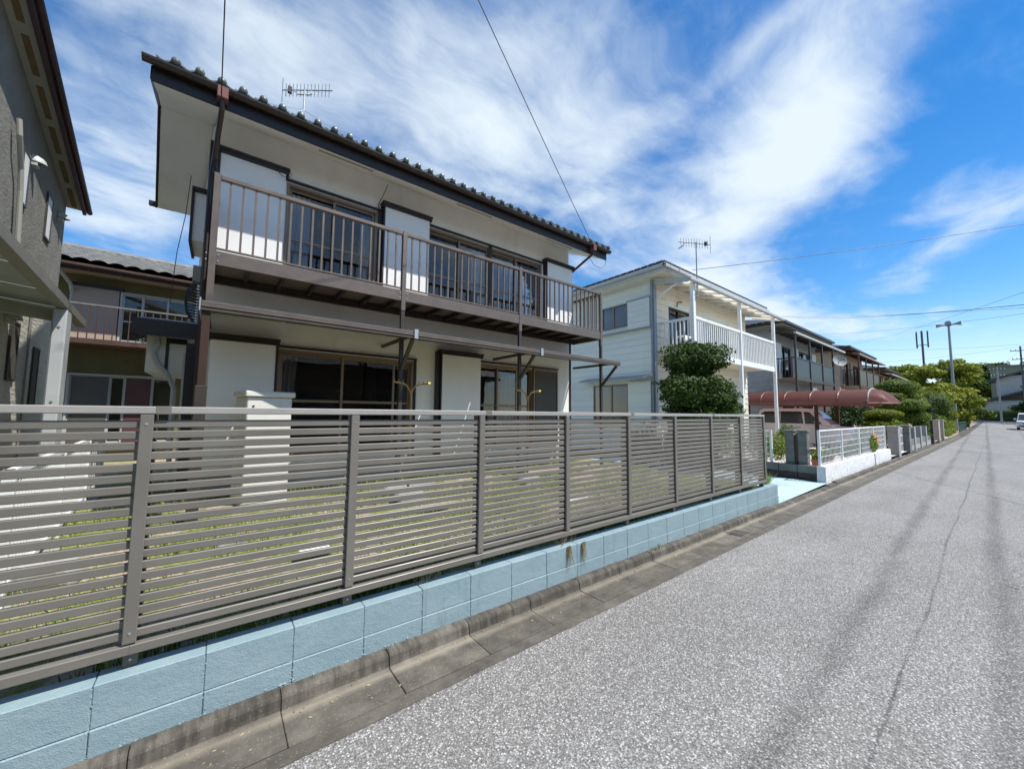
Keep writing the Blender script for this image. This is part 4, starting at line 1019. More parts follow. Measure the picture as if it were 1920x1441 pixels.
for k in range(5): MB().box(X2-.112, X2-.1005, 7.17, 8.03, 4.63+k*.198, 4.63+k*.198+.19).build('board', M['siding'], sbx)
MB().box(X2-.125, X2, 7.12, 8.08, 5.62, 5.66).box(X2-.125, X2, 7.12, 9.3, 4.57, 4.615).build('trim', M['slate_trim'], sbx)
sb2 = MB().box(X2-.10, X2-.0005, 7.16, 8.06, 1.0, 2.75).build('side_shutter_box', M['siding'], H2)
for k in range(8): MB().box(X2-.112, X2-.1005, 7.17, 8.05, 1.03+k*.213, 1.03+k*.213+.205).build('board', M['siding'], sb2)
MB().prism([(X2-.42, 2.86), (X2+.0, 2.98), (X2+.0, 2.93), (X2-.42, 2.82)], 'y', 7.1, 10.1).build('window_hood', M['slate_trim'], H2)
window(H2, 12.45, 13.9, 3.72, 5.45, Y2+.04, [(12.5, 13.2, 1), (13.15, 13.85, 0)], frame='bronze_dark')
window(H2, 14.9, 17.2, 4.3, 5.45, Y2+.04, [(14.95, 16.1, 1), (16.05, 17.15, 0)], frame='bronze_dark')
window(H2, 15.2, 17.0, 1.2, 2.6, Y2+.04, [(15.25, 16.1, 1), (16.05, 16.95, 0)], frame='bronze_dark')
# hipped roof with pale gutter
rx0, rx1, ry0, ry1, re = 10.95, 19.6, 6.35, 12.9, 6.33
hr = MB(); hr.add([(rx0,ry0,re+.12),(rx1,ry0,re+.12),(rx1,ry1,re+.12),(rx0,ry1,re+.12),(rx0+3.2,9.6,re+1.35),(rx1-3.2,9.6,re+1.35),(rx0,ry0,re),(rx1,ry0,re),(rx1,ry1,re),(rx0,ry1,re)],
   [(0,1,5,4),(1,2,5),(2,3,4,5),(3,0,4),(6,9,8,7),(0,6,7,1),(1,7,8,2),(2,8,9,3),(3,9,6,0)])
hro = hr.build('roof', M['dark_roof'], H2)
for k in range(24):                                    # ends of the roofing rows along the side eave
    MB().box(rx0-.02, rx0+.3, ry0+.03+k*.27, ry0+.26+k*.27, re+.121, re+.20+.0015*(k % 2)).build('roof_tile', M['dark_roof'], hro)
for k in range(32): MB().box(rx0+.03+k*.27, rx0+.26+k*.27, ry0-.02, ry0+.3, re+.121, re+.20+.0015*(k % 2)).build('roof_tile', M['dark_roof'], hro)
MB().box(rx0-.09, rx0-.001, ry0-.09, ry1, re-.02, re+.085).box(rx0-.09, rx1+.05, ry0-.09, ry0-.001, re-.0205, re+.0845).build('gutter', M['pale_gutter'], hro, bevel=.015)
MB().box(rx0+.02, rx1-.02, ry0+.02, ry1-.02, re-.06, re-.012).build('soffit', M['soffit'], H2)
MB().box(rx0+.0, rx0+.03, ry0, ry1, re-.12, re-.011).box(rx0+.031, rx1, ry0, ry0+.03, re-.12, re-.0115).build('fascia', M['pale_gutter'], H2)
# white balcony
XB0, XB1, YB = 11.95, 18.95, 5.92
b2 = MB().box(XB0-.3, XB1+.05, YB+.06, Y2, 3.60, 3.66).build('balcony', M['cream'], H2)
MB().box(XB0-.05, XB1+.05, YB, YB+.06, 3.50, 3.70).box(XB0-.05, XB0+.01, YB+.06, Y2, 3.501, 3.70).build('rim_beam', M['white_paint'], b2, bevel=.006)
MB().box(XB0-.04, XB1+.04, YB-.01, YB+.07, 4.72, 4.82).build('top_rail', M['white_paint'], b2, bevel=.01)
MB().box(XB0-.045, XB0+.025, YB+.071, Y2, 4.722, 4.80).build('side_rail', M['white_paint'], b2, bevel=.008)
B2 = MB().box(-.02, .02, YB+.015, YB+.045, 3.70, 4.72).mesh('baluster', M['white_paint'])
for k in range(1, 46): inst('baluster', B2, b2, (XB0+(XB1-XB0)*k/46, 0, 0))
B3 = MB().box(XB0-.03, XB0+.0, -.02, .02, 3.70, 4.722).mesh('baluster', M['white_paint'])
for k in range(1, 8): inst('baluster', B3, b2, (0, YB+.06+k*.135, 0))
for xp, zt in ((XB0, 5.92), (15.5, 5.92), (XB1, 5.92)):
    s_ = .055 if xp > 12 else .075
    MB().box(xp-s_, xp+s_, YB-.03, YB+.08, .2 if xp > 12 else 3.3, zt).build('post', M['white_paint'], b2, bevel=.006)
MB().box(XB0-.06,XB0+.06,YB-.02,YB+.07,.2,3.3).build('post', M['white_paint'], b2)
MB().box(XB1-.13, XB1+.13, YB-.1, YB+.15, .1, .5).build('post_base', M['concrete_post'], b2, bevel=.01)
# canopy: pale gutter, slanting ribs, milky panels
cn = MB().box(XB0-.45, XB1+.95, YB-.16, YB-.04, 5.86, 5.98).build('canopy', M['pale_gutter'], H2, bevel=.02)
nC = 11
for k in range(nC+1):
    xx = XB0-.4+(XB1+.9-XB0+.4)*k/nC
    MB().bar((xx, YB-.04, 5.90), (xx, Y2, 6.20), .05, .07).build('rib', M['white_paint'], cn)
    if k < nC:
        xn = XB0-.4+(XB1+.9-XB0+.4)*(k+1)/nC
        MB().add([(xx+.025,YB-.04,5.94),(xn-.025,YB-.04,5.94),(xn-.025,Y2,6.24),(xx+.025,Y2,6.24)], [(0,1,2,3)]).build('panel', M['poly_white'], cn)
MB().bar((XB0-.42, YB-.06, 5.90), (XB0-.42, Y2+.1, 6.12), .07, .15).build('end_rib', M['pale_gutter'], cn)
MB().bar((XB0-.35, Y2-.02, 5.55), (XB0-.35, YB+.3, 5.93), .05, .05).build('brace', M['white_paint'], cn)
ac = MB().box(12.35, 13.05, 6.45, 6.80, 3.68, 4.32).build('air_conditioner', M['white_paint'], H2, bevel=.02)
MB().box(12.348, 12.349, 6.5, 6.75, 3.75, 4.25).build('side_grille', M['shutter_dark'], ac)
MB().tube([(12.7, 6.449, 4.0), (12.7, 6.44, 4.0)], .25, 16).build('fan_grille', M['shutter_dark'], ac)
MB().tube([(13.3,Y2-.03,5.75),(13.1,Y2-.05,5.72),(12.95,Y2-.05,5.68),(12.9,Y2-.05,5.5)], .02, 6).build('cable', M['cable'], H2)
A2 = thing('tv_antenna', 'tall television antenna mast rising at the corner of the pale siding house', 'antenna', (12.05, 5.85, 5.4))
yagi(A2, (12.05, 5.84, 5.4), 1.80, 1.05, 12, (-.78, .60, .08), .15, 'z', 'pole_grey')
MB().tube([(11.72,6.08,7.10),(11.60,6.20,7.02),(11.45,5.9,7.05)], .012, 5).build('cross_arm', M['galv'], A2)
for z in (5.45, 5.6, 5.75): MB().box(12.0, 12.12, 5.82, 5.90, z, z+.02).build('bracket', M['galv'], A2)

# ------------------------------------------------------------------ the row of houses further down the street
def row_house(label, x0, x1, zb, zr, zc, ze, wall, side, trim, panel, roofm, yw=7.0, yb=6.0, yk=12.5, bx0=None, bx1=None, nb=8, canopy='poly_brown'):
    h = thing('house', label, 'house', ((x0+x1)/2, 9, .2))
    zg = gz(x0)
    bx0 = bx0 or x0+.1; bx1 = bx1 or x1-.4
    ops = [(x0+1.2, x0+2.8, zb+.15, zb+1.9), (x0+4.0, x0+6.2, zb+.15, zb+1.9), (x0+1.2, x0+3.0, .8, 2.5), (x0+4.4, x0+6.4, .8, 2.5)]
    w_ = MB(); wall_grid(w_, x0, x1, zg, ze, yw, yw+.14, ops); w_.build('wall', M[wall], h)
    s_ = MB(); s_.box(x0-.001, x0+.13, yw+.141, yk, zg, ze-.001).box(x1-.13, x1+.001, yw+.141, yk, zg, ze-.001).box(x0, x1, yk, yk+.12, zg, ze-.001); s_.build('side_wall', M[side], h)
    MB().box(x0+.2, x1-.2, yw+2.2, yw+2.3, zg, ze-.1).build('interior', M['interior'], h)
    if x0 < 33: boards(h, yw+.14, yk, .5, ze-.1, x0-.002, [], 'y', M[side], .26)
    for a, b, c, d in ops: 
        wo = window(h, a, b, c, d, yw+.03, [(a+.05, (a+b)/2+.03, 1), ((a+b)/2-.03, b-.05, 0)], frame=trim)
        curtain(wo, a+.1, a+.5, c+.06, d-.06, yw+.2, M['lace'], n=12)
    for a in (x0+.35, x0+3.05, x0+6.3):
        if a+.8 < x1: MB().box(a, a+.75, yw-.10, yw-.001, zb+.12, zb+1.95).build('shutter_box', M['white_panel' if wall != 'tan_wall' else 'salmon_panel'], h)
    rx0, rx1, ry0, ry1 = x0-.65, x1+.65, yw-.75, yk+.7; rdg = (ry0+ry1)/2; t = 1.15
    r_ = MB(); r_.add([(rx0,ry0,ze+.12),(rx1,ry0,ze+.12),(rx1,ry1,ze+.12),(rx0,ry1,ze+.12),(rx0+2.4,rdg,ze+t),(rx1-2.4,rdg,ze+t),(rx0,ry0,ze-.02),(rx1,ry0,ze-.02),(rx1,ry1,ze-.02),(rx0,ry1,ze-.02)],
        [(0,1,5,4),(1,2,5),(2,3,4,5),(3,0,4),(6,9,8,7),(0,6,7,1),(1,7,8,2),(2,8,9,3),(3,9,6,0)])
    ro_ = r_.build('roof', M[roofm], h)
    MB().box(rx0-.07, rx1+.05, ry0-.1, ry0-.001, ze-.01, ze+.09).box(rx0-.07, rx0-.001, ry0, ry1, ze-.01, ze+.09).build('gutter', M['gutter' if trim != 'pale_gutter' else 'pale_gutter'], ro_)
    tl = MB()
    for k in range(int((rx1-rx0)/.3)): tl.box(rx0+.02+k*.3, rx0+.26+k*.3, ry0-.03, ry0+.25, ze+.121, ze+.16)
    for k in range(int((ry1-ry0)/.3)): tl.box(rx0-.03, rx0+.25, ry0+.3+k*.3, ry0+.54+k*.3, ze+.121, ze+.16)
    tag(tl.build('eave_tiles', M[roofm], ro_), kind='stuff')
    MB().box(rx0+.03, rx1-.03, ry0+.03, ry1-.03, ze-.06, ze-.021).build('soffit', M['brown_wood' if wall == 'tan_wall' else 'beige_soffit'], h)
    bl = MB().box(bx0, bx1, yb, yw-.002, zb, zb+.06).build('balcony', M['deck'], h)
    MB().box(bx0, bx1, yb-.04, yb-.001, zb-.06, zb+.09).build('rim_beam', M[trim], bl)
    MB().box(bx0, bx1, yb-.04, yb+.02, zr-.05, zr).build('top_rail', M[trim], bl)
    MB().box(bx0, bx0+.05, yb+.021, yw-.002, zr-.05, zr).build('side_rail', M[trim], bl)
    for k in range(1, 7): MB().box(bx0+.01, bx0+.03, yb+k*.14, yb+.03+k*.14, zb+.06, zr-.05).build('baluster', M[trim], bl)
    n_ = 4
    for k in range(n_):
        xp = bx0+.04+(bx1-bx0-.08)*k/(n_-1)
        MB().box(xp-.045, xp+.045, yb-.05, yb+.03, zg, zc).build('post', M[trim], bl)
        if k < n_-1:
            xn = bx0+.04+(bx1-bx0-.08)*(k+1)/(n_-1)
            if panel == 'bars':
                for q in range(1, 16): MB().box(xp+(xn-xp)*q/16-.012, xp+(xn-xp)*q/16+.012, yb-.02, yb+.0, zb+.09, zr-.05).build('baluster', M[trim], bl)
            else: MB().box(xp+.05, xn-.05, yb-.015, yb-.008, zb+.10, zr-.06).build('panel', M[panel], bl)
    cn_ = MB().box(bx0-.2, bx1+2.4, yb-.14, yb-.04, zc-.02, zc+.07).build('canopy', M['pale_gutter' if trim != 'brown_wood' else 'concrete_post'], h)
    k = 0; xx = bx0-.15
    while xx < bx1+2.3:
        MB().bar((xx, yb-.04, zc+.0), (xx, yw, zc+.28), .04, .06).build('rib', M[trim], cn_)
        MB().add([(xx+.03,yb-.04,zc+.05),(xx+.75,yb-.04,zc+.05),(xx+.75,yw,zc+.33),(xx+.03,yw,zc+.33)], [(0,1,2,3)]).build('panel', M[canopy], cn_)
        xx += .78
    return h
row_house('grey siding house with dark posts and smoked balcony panels behind the red carport', 22.0, 29.4, 3.42, 4.47, 5.60, 6.12, 'grey_siding', 'grey_siding', 'bronze_dark', 'poly_smoke', 'dark_roof', bx0=21.9, bx1=28.6)
row_house('tan house with reddish brown timber balcony, third from the slat fence', 34.8, 42.3, 3.72, 4.94, 5.95, 6.35, 'tan_wall', 'tan_wall', 'brown_wood', 'poly_brown', 'dark_roof', bx0=35.2, bx1=42.2, canopy='poly_red')
row_house('beige house with dark roof, farthest of the row on the left', 47.5, 55, 3.6, 4.7, 5.4, 5.9, 'tan_wall', 'tan_wall', 'bronze_dark', 'bars', 'dark_roof', bx0=47.6, bx1=54.6, canopy='poly_white')
D = thing('satellite_dish', 'round pale satellite dish on the dark balcony corner', 'satellite dish', (28.7, 5.85, 4.6))
vs = [(0, 0, 0)]
for a in range(1, 5):
    for q in range(16): rr = .36*a/4; vs.append((rr*math.cos(q*math.pi/8), rr*math.sin(q*math.pi/8), .10*(a/4)**2))
fs = [(0, 1+q, 1+(q+1) % 16) for q in range(16)]+[(1+a*16+q, 17+a*16+q, 17+a*16+(q+1) % 16, 1+a*16+(q+1) % 16) for a in range(3) for q in range(16)]
dd = Vector((-.72, -.62, .32)).to_track_quat('Z', 'Y').to_matrix().to_4x4(); dd.translation = (28.75, 5.75, 4.86)
MB().add(vs, fs).build('reflector', M['concrete_post'], D, M=dd, smooth=True)
MB().tube([(28.75,5.75,4.86),(28.35,5.4,4.85)], .02, 6).tube([(28.35,5.4,4.82),(28.32,5.37,4.95)], .04, 6).build('feed_arm', M['galv'], D)
MB().tube([(28.75,5.78,4.86),(28.75,5.9,4.75),(28.7,5.95,4.45)], .03, 6).build('bracket', M['galv'], D)

# ------------------------------------------------------------------ red barrel-roofed carport
RC = thing('carport', 'carport with curved red translucent roof over the pink car', 'carport', (21, 5.3, .2))
cx, hw, y0, y1, zb_, ht = 20.95, 1.28, 3.15, 7.7, 2.17, .56
arc = [(cx-hw*math.cos(math.pi*k/16)*(1 if True else 1), zb_+ht*math.sin(math.pi*k/16)**.75) for k in range(17)]
nP = 5
for p_ in range(nP):
    ya = y0+(y1-y0)*p_/nP+.025; ybb = y0+(y1-y0)*(p_+1)/nP-.025
    m_ = MB(); v_ = []
    for xx, zz in arc: v_ += [(xx, ya, zz), (xx, ybb, zz)]
    m_.add(v_, [(2*k, 2*k+2, 2*k+3, 2*k+1) for k in range(16)])
    m_.build('roof_panel', M['poly_red'], RC, smooth=True)
for p_ in range(nP+1):
    yy = y0+(y1-y0)*p_/nP
    MB().tube([(xx, yy, zz+.015) for xx, zz in arc], .028, 6).build('rib', M['concrete_post'] if p_ == 0 else M['red_trim'], RC)
end = MB(); ev = []
for dy, k1 in ((.0, 1), (.22, .93), (.42, .72), (.55, .40), (.60, .0)): ev += [(xx, y0-dy, zb_+(zz-zb_)*k1) for xx, zz in arc]
end.add(ev, [(r*17+k, r*17+k+1, (r+1)*17+k+1, (r+1)*17+k) for r in range(4) for k in range(16)]).build('end_panel', M['poly_red'], RC, smooth=True)
for xx in (cx-hw, cx+hw):
    MB().box(xx-.05, xx+.05, y0, y1, zb_-.10, zb_+.02).build('side_beam', M['red_trim'], RC, bevel=.01)
for xx, yy in ((cx-hw, 4.75), (cx+hw, 4.6), (cx-hw, 7.3), (cx+hw, 7.3)):
    MB().box(xx-.06, xx+.06, yy-.06, yy+.06, .1, zb_-.1).build('post', M['rust_post'], RC, bevel=.006)

# ------------------------------------------------------------------ cars
def car(root, L, W, Hh, prof_low, prof_cab, win_side, paint, wheel_y, wr=.28, hood_w=.0):
    """body along local +Y (front at y=L); profiles are (y,z) outlines"""
    body = MB().prism(prof_low, 'x', -W/2, W/2).build('body', paint, root, bevel=.06, local=True, seg=3, smooth=True)
    zb0 = min(z for y, z in prof_cab); tum = .16/(Hh-zb0)
    n = len(prof_cab); vs = []
    for s in (-1, 1):
        vs += [(s*(W/2-.025-(z-zb0)*tum), y, z) for y, z in prof_cab]
    fs = [tuple(range(n))[::-1], tuple(range(n, 2*n))]+[(i, (i+1) % n, n+(i+1) % n, n+i) for i in range(n)]
    MB().add(vs, fs).build('cabin', paint, root, bevel=.045, local=True, seg=3, smooth=True)
    for s in (-1, 1):
        for poly in win_side:
            m_ = MB(); k = len(poly)
            o1 = [(s*(W/2-.025-(z-zb0)*tum+.004), y, z) for y, z in poly]; o2 = [(s*(W/2-.06-(z-zb0)*tum), y, z) for y, z in poly]
            m_.add(o1+o2, [tuple(range(k)), tuple(range(k, 2*k))[::-1]]+[(i, (i+1) % k, k+(i+1) % k, k+i) for i in range(k)])
            m_.build('side_window', M['black_plastic'] if False else M['dark_pane'], root, local=True)
        for y in wheel_y:
            t_ = MB().tube([(s*(W/2-.19), y, wr), (s*(W/2-.005), y, wr)], wr, 20).build('wheel', M['tyre'], root, local=True, bevel=.02)
            MB().tube([(s*(W/2-.004), y, wr), (s*(W/2+.006), y, wr)], wr*.66, 14).build('rim', M['rim'], t_, local=True)
    return body
M['dark_pane'] = paint_mat('dark_car_window', (.012,.014,.016), .8)
PK = thing('parked_car', 'pink boxy wagon parked under the red carport', 'car', (21.05, 7.25, .22), R(180))
L, W = 3.42, 1.48
low = [(.0,.32),(.0,.85),(.03,1.02),(2.72,.98),(3.15,.95),(3.36,.86),(3.42,.62),(3.42,.30),(3.1,.20),(.3,.20)]
cab = [(.02,.98),(.05,1.30),(.14,1.68),(.30,1.74),(1.9,1.74),(2.18,1.68),(2.85,.98)]
wins = [[(.22,1.08),(.20,1.50),(.34,1.60),(.95,1.61),(.95,1.07)], [(.99,1.07),(.99,1.61),(1.78,1.60),(1.86,1.07)], [(1.92,1.06),(1.86,1.59),(2.06,1.57),(2.52,1.06)]]
car(PK, L, W, 1.74, low, cab, wins, M['car_pink'], (.62, 2.86), .27)
MB().add([(-.60,2.30,1.58),(.60,2.30,1.58),(.64,2.80,1.04),(-.64,2.80,1.04),(-.60,2.27,1.57),(.60,2.27,1.57),(.64,2.77,1.03),(-.64,2.77,1.03)],[(0,1,2,3),(4,7,6,5),(0,4,5,1),(1,5,6,2),(2,6,7,3),(3,7,4,0)]).build('windscreen', M['glass'], PK, local=True)
for s in (-1, 1):
    MB().box(s*.52-.17, s*.52+.17, 3.33, 3.435, .62, .80).build('headlight', M['lamp_glass'], PK, bevel=.03, local=True, seg=2)
    MB().box(s*.80-.075, s*.80+.075, 2.28, 2.40, 1.08, 1.20).build('wing_mirror', M['car_pink'], PK, bevel=.035, local=True, seg=2)
    for y in (1.05, 1.62): MB().box(s*.735-.02, s*.735+.02, y, y+.16, .90, .925).build('door_handle', M['black_plastic'], PK, local=True)
MB().box(-.34, .34, 3.40, 3.435, .60, .72).build('grille', M['black_plastic'], PK, local=True)
MB().box(-.165, .165, 3.425, 3.44, .38, .54).build('number_plate', M['yellow_cap'], PK, local=True)

WC = thing('parked_car', 'white van-like car facing the camera far down the road', 'car', (73.8, -1.72, gz(71)), R(90))
low = [(.0,.35),(.0,.95),(.04,1.08),(3.55,1.02),(4.2,.92),(4.42,.72),(4.45,.40),(4.2,.22),(.3,.22)]
cab = [(.02,1.04),(.08,1.45),(.22,1.78),(.5,1.84),(2.5,1.84),(2.85,1.76),(3.70,1.02)]
wins = [[(.2,1.12),(.3,1.66),(1.2,1.68),(1.2,1.12)], [(1.26,1.12),(1.26,1.68),(2.3,1.67),(2.4,1.12)], [(2.47,1.12),(2.4,1.66),(2.75,1.64),(3.3,1.10)]]
car(WC, 4.45, 1.70, 1.84, low, cab, wins, M['car_white'], (.85, 3.62), .31)
MB().add([(-.64,2.92,1.73),(.64,2.92,1.73),(.74,3.66,1.09),(-.74,3.66,1.09),(-.64,2.88,1.71),(.64,2.88,1.71),(.74,3.62,1.06),(-.74,3.62,1.06)],[(0,1,2,3),(4,7,6,5),(0,4,5,1),(1,5,6,2),(2,6,7,3),(3,7,4,0)]).build('windscreen', M['dark_pane'], WC, local=True)
for s in (-1, 1):
    MB().box(s*.60-.2, s*.60+.2, 4.25, 4.44, .72, .88).build('headlight', M['lamp_glass'], WC, bevel=.03, local=True, seg=2)
    MB().box(s*.95-.10, s*.95+.10, 3.1, 3.22, 1.08, 1.24).build('wing_mirror', M['car_white'], WC, bevel=.035, local=True, seg=2)
    MB().box(s*.62-.12, s*.62+.12, 4.40, 4.462, .42, .52).build('fog_lamp', M['black_plastic'], WC, local=True)
MB().box(-.45, .45, 4.40, 4.462, .62, .78).box(-.5, .5, 4.41, 4.464, .36, .5).build('grille', M['black_plastic'], WC, local=True)
MB().box(-.165, .165, 4.45, 4.475, .52, .66).build('number_plate', M['white_paint'], WC, local=True)

# ------------------------------------------------------------------ front boundary of the second house
WW = thing('garden_wall', 'low rough whitewashed garden wall past the pale blue driveway', 'wall', (15.6, 2.7, 0))
for a, b in ((11.42, 16.98), (17.14, 19.9)):
    nx = int((b-a)/.12); vs = []; fs = []
    for i in range(nx+1):
        xx = a+(b-a)*i/nx
        for yy, zz in ((2.64, .02), (2.638, .14), (2.638, .28), (2.640, .425), (2.70, .428), (2.805, .424), (2.81, .02)):
            e = .006
            vs.append((xx, yy+random.uniform(-e, e), zz+(random.uniform(-e, e) if zz > .1 else 0)))
    for i in range(nx):
        for j in range(6): q = i*7+j; fs.append((q, q+7, q+8, q+1))
    fs += [tuple(range(7)), tuple(range(nx*7, nx*7+7))[::-1]]
    MB().add(vs, fs).build('wall_section', M['whitewash'], WW)
MB().box(16.985, 17.135, 2.66, 2.79, .0, .40).build('wall_joint', M['concrete_post'], WW)
def mesh_fence(label, p0, p1, z0, z1, npost, mat, vstep=.10, lean=0):
    t = thing('mesh_fence', label, 'fence', ((p0[0]+p1[0])/2, (p0[1]+p1[1])/2, z0))
    a, b = Vector((*p0, 0)), Vector((*p1, 0)); ln = (b-a).length; d = (b-a)/ln; nrm = Vector((-d.y, d.x, 0))
    for k in range(npost):
        q = a+d*ln*k/(npost-1)
        MB().bar((q.x, q.y, z0-.1), (q.x+nrm.x*lean, q.y+nrm.y*lean, z1+.02), .05).build('post', M[mat], t)
    q = nrm*lean
    MB().tube([(a.x+q.x, a.y+q.y, z1), (b.x+q.x, b.y+q.y, z1)], .022, 6).build('top_rail', M[mat], t)
    for k in range(5):
        f = (k+.3)/5.2; MB().tube([(a.x+q.x*f, a.y+q.y*f, z0+(z1-z0)*f), (b.x+q.x*f, b.y+q.y*f, z0+(z1-z0)*f)], .006, 4).build('wire', M[mat], t)
    k = vstep
    while k < ln:
        c = a+d*k; MB().tube([(c.x, c.y, z0), (c.x+q.x, c.y+q.y, z1)], .006, 4, caps=False).build('upright_wire', M[mat], t); k += vstep
    return t
mesh_fence('white wire mesh fence on the whitewashed wall', (11.5, 2.76), (19.75, 2.76), .42, 1.26, 5, 'white_paint', .12)
mesh_fence('white wire mesh side fence running back beside the driveway', (11.62, 3.8), (11.72, 7.0), .42, 1.22, 3, 'white_paint', .11)
LW = thing('side_wall', 'dark low block wall beside the pale blue driveway', 'wall', (11.6, 4.5, 0))
for k in range(11):
    MB().box(11.5, 11.62, 2.83+k*.395, 2.83+k*.395+.385, .05, .22).build('block', M['dark_stone'], LW, bevel=.005)
    MB().box(11.5, 11.62, 2.83+k*.395, 2.83+k*.395+.385, .226, .41).build('block', M['grey_block'], LW, bevel=.005)
def pillar(label, x, y, wx, wy, z0, n, mat, ch=.195, cap=True, group=None):
    t = thing('gate_pillar', label, 'pillar', (x, y, z0), group=group)
    for k in range(n): MB().box(x-wx/2, x+wx/2, y-wy/2, y+wy/2, z0+k*ch, z0+(k+1)*ch-.007).build('block', M[mat], t, bevel=.005)
    MB().box(x-wx/2+.008, x+wx/2-.008, y-wy/2+.008, y+wy/2-.008, z0, z0+n*ch-.01).build('core', M['concrete_post'], t)
    if cap: MB().box(x-wx/2-.02, x+wx/2+.02, y-wy/2-.02, y+wy/2+.02, z0+n*ch, z0+n*ch+.045).build('cap', M[mat], t, bevel=.008)
pillar('grey block gate pillar nearest the whitewashed wall, front of a pair', 11.72, 3.12, .20, .19, .05, 6, 'grey_block')
pillar('grey block gate pillar behind its twin at the driveway edge', 11.74, 3.40, .20, .19, .05, 6, 'grey_block')
MB().box(11.68, 11.78, 3.225, 3.295, .05, 1.15).build('gap_filler', M['brown_wood'], tag(thing('gap_strip', 'dark brown strip standing for the dark gap between two grey block pillars', 'gate', (11.75, 3.33, .05))))  # dark strip painted in for the shaded gap between the pillars

# ------------------------------------------------------------------ garden plants past the driveway
def shrub(name, label, cat, blobs, n, size, mat, tr=True, group=None, seed=1, corek=.0, shell=.6):
    b0 = blobs[0]; zg = min(b[2]-b[5] for b in blobs)
    t = thing(name, label, cat, (b0[0], b0[1], gz(b0[0])), group=group)
    leaves('crown', blobs, n, size, M[mat], t, seed=seed, shell=shell)
    if corek: core('crown_core', blobs, M['leaf_dark'], t, corek)
    if tr: trunk(t, [(b0[0], b0[1], gz(b0[0])-.05), (b0[0]+.03, b0[1], (zg+b0[2])/2), (b0[0], b0[1], b0[2])], [.05, .04, .02])
    return t
shrub('garden_shrub', 'low leafy green shrub behind the side mesh fence', 'shrub', [(12.6,4.3,.75,.55,.5,.45),(13.1,4.0,.65,.4,.4,.35),(12.4,5.2,.8,.5,.5,.5)], 3200, .035, 'leaf_bright', seed=5)
shrub('garden_shrub', 'small green shrub beside the pale balcony post', 'shrub', [(18.6,5.5,.75,.5,.4,.55),(17.9,5.2,.7,.4,.4,.4)], 2200, .04, 'leaf_mid', seed=6)
shrub('garden_shrub', 'low green clump on the whitewashed wall left of the orange lilies', 'shrub', [(15.7,2.95,.62,.35,.2,.22),(15.2,3.0,.56,.3,.2,.16)], 1500, .035, 'leaf_bright', tr=False, seed=7)
LY = shrub('lily_plant', 'orange flowering lily plant leaning over the whitewashed wall', 'plant', [(17.4,2.92,.75,.42,.25,.32),(17.9,2.95,.62,.35,.25,.22)], 2200, .05, 'leaf_bright', tr=False, seed=8)
leaves('flowers', [(17.75,2.82,1.02,.28,.16,.16),(18.2,2.80,.85,.30,.16,.14),(18.6,2.82,.70,.22,.14,.10)], 230, .035, M['petal'], LY, seed=9, shell=.3)
for k, (x_, y_) in enumerate(((13.6, 3.3), (14.2, 3.25), (14.7, 3.35))):
    t = thing('flower_pot', ('leftmost', 'middle', 'rightmost')[k]+' of three terracotta pots behind the white mesh fence', 'pot', (x_, y_, .12), group='pots behind the mesh fence')
    MB().tube([(x_,y_,.12),(x_,y_,.35),(x_,y_,.38)], [.12,.17,.18], 12).build('pot', M['terracotta'], t)
    leaves('plant', [(x_, y_, .52, .18, .18, .16)], 260, .04, M['leaf_bright'], t, seed=20+k)

# gates and walls of the third house onwards
pillar('brown-grey block gate pillar left of the white iron gate', 21.6, 2.75, .45, .32, .03, 6, 'concrete_post')
pillar('speckled block pillar right of the white iron gate', 24.4, 2.75, .50, .34, .03, 6, 'grey_block')
GT = thing('iron_gate', 'white iron gate of crossed bars between two block pillars', 'gate', (23, 2.8, .05))
for k in range(6): MB().box(22.0+k*.4, 22.04+k*.4, 2.78, 2.81, .12, 1.15).build('bar', M['white_paint'], GT)
for z in (.12, .45, .8, 1.12): MB().box(21.9, 24.1, 2.775, 2.779, z, z+.035).build('rail', M['white_paint'], GT)
GW = thing('garden_wall', 'grey block garden wall with short pillars along the third lot', 'wall', (28.5, 2.75, 0))
for k in range(14):
    MB().box(24.75+k*.6, 25.33+k*.6, 2.68, 2.83, .03, .30).build('block', M['concrete_post'], GW, bevel=.006)
    MB().box(24.75+k*.6, 25.33+k*.6, 2.68, 2.83, .308, .58).build('block', M['grey_block'], GW, bevel=.006)
for xx in (26.4, 28.6, 30.8): MB().box(xx, xx+.35, 2.64, 2.86, .03, 1.15).build('pillar', M['concrete_post'], GW, bevel=.01)
pillar('dark stone gate pillar with pale right edge at the fourth lot', 33.6, 2.75, .65, .36, .03, 7, 'dark_stone')
pillar('brown gate pillar with grey plate beyond the dark stone one', 37.6, 2.8, .8, .36, .03, 7, 'tan_wall')
MB().box(37.185, 37.197, 2.66, 2.92, .55, 1.05).build('name_plate', M['concrete_post'], tag(thing('name_plate', 'blank grey plate fixed to the brown gate pillar', 'plate', (37.19, 2.79, .55))))
pillar('slim grey gate post before the clipped hedge', 40.2, 2.75, .4, .3, .03, 7, 'concrete_post')

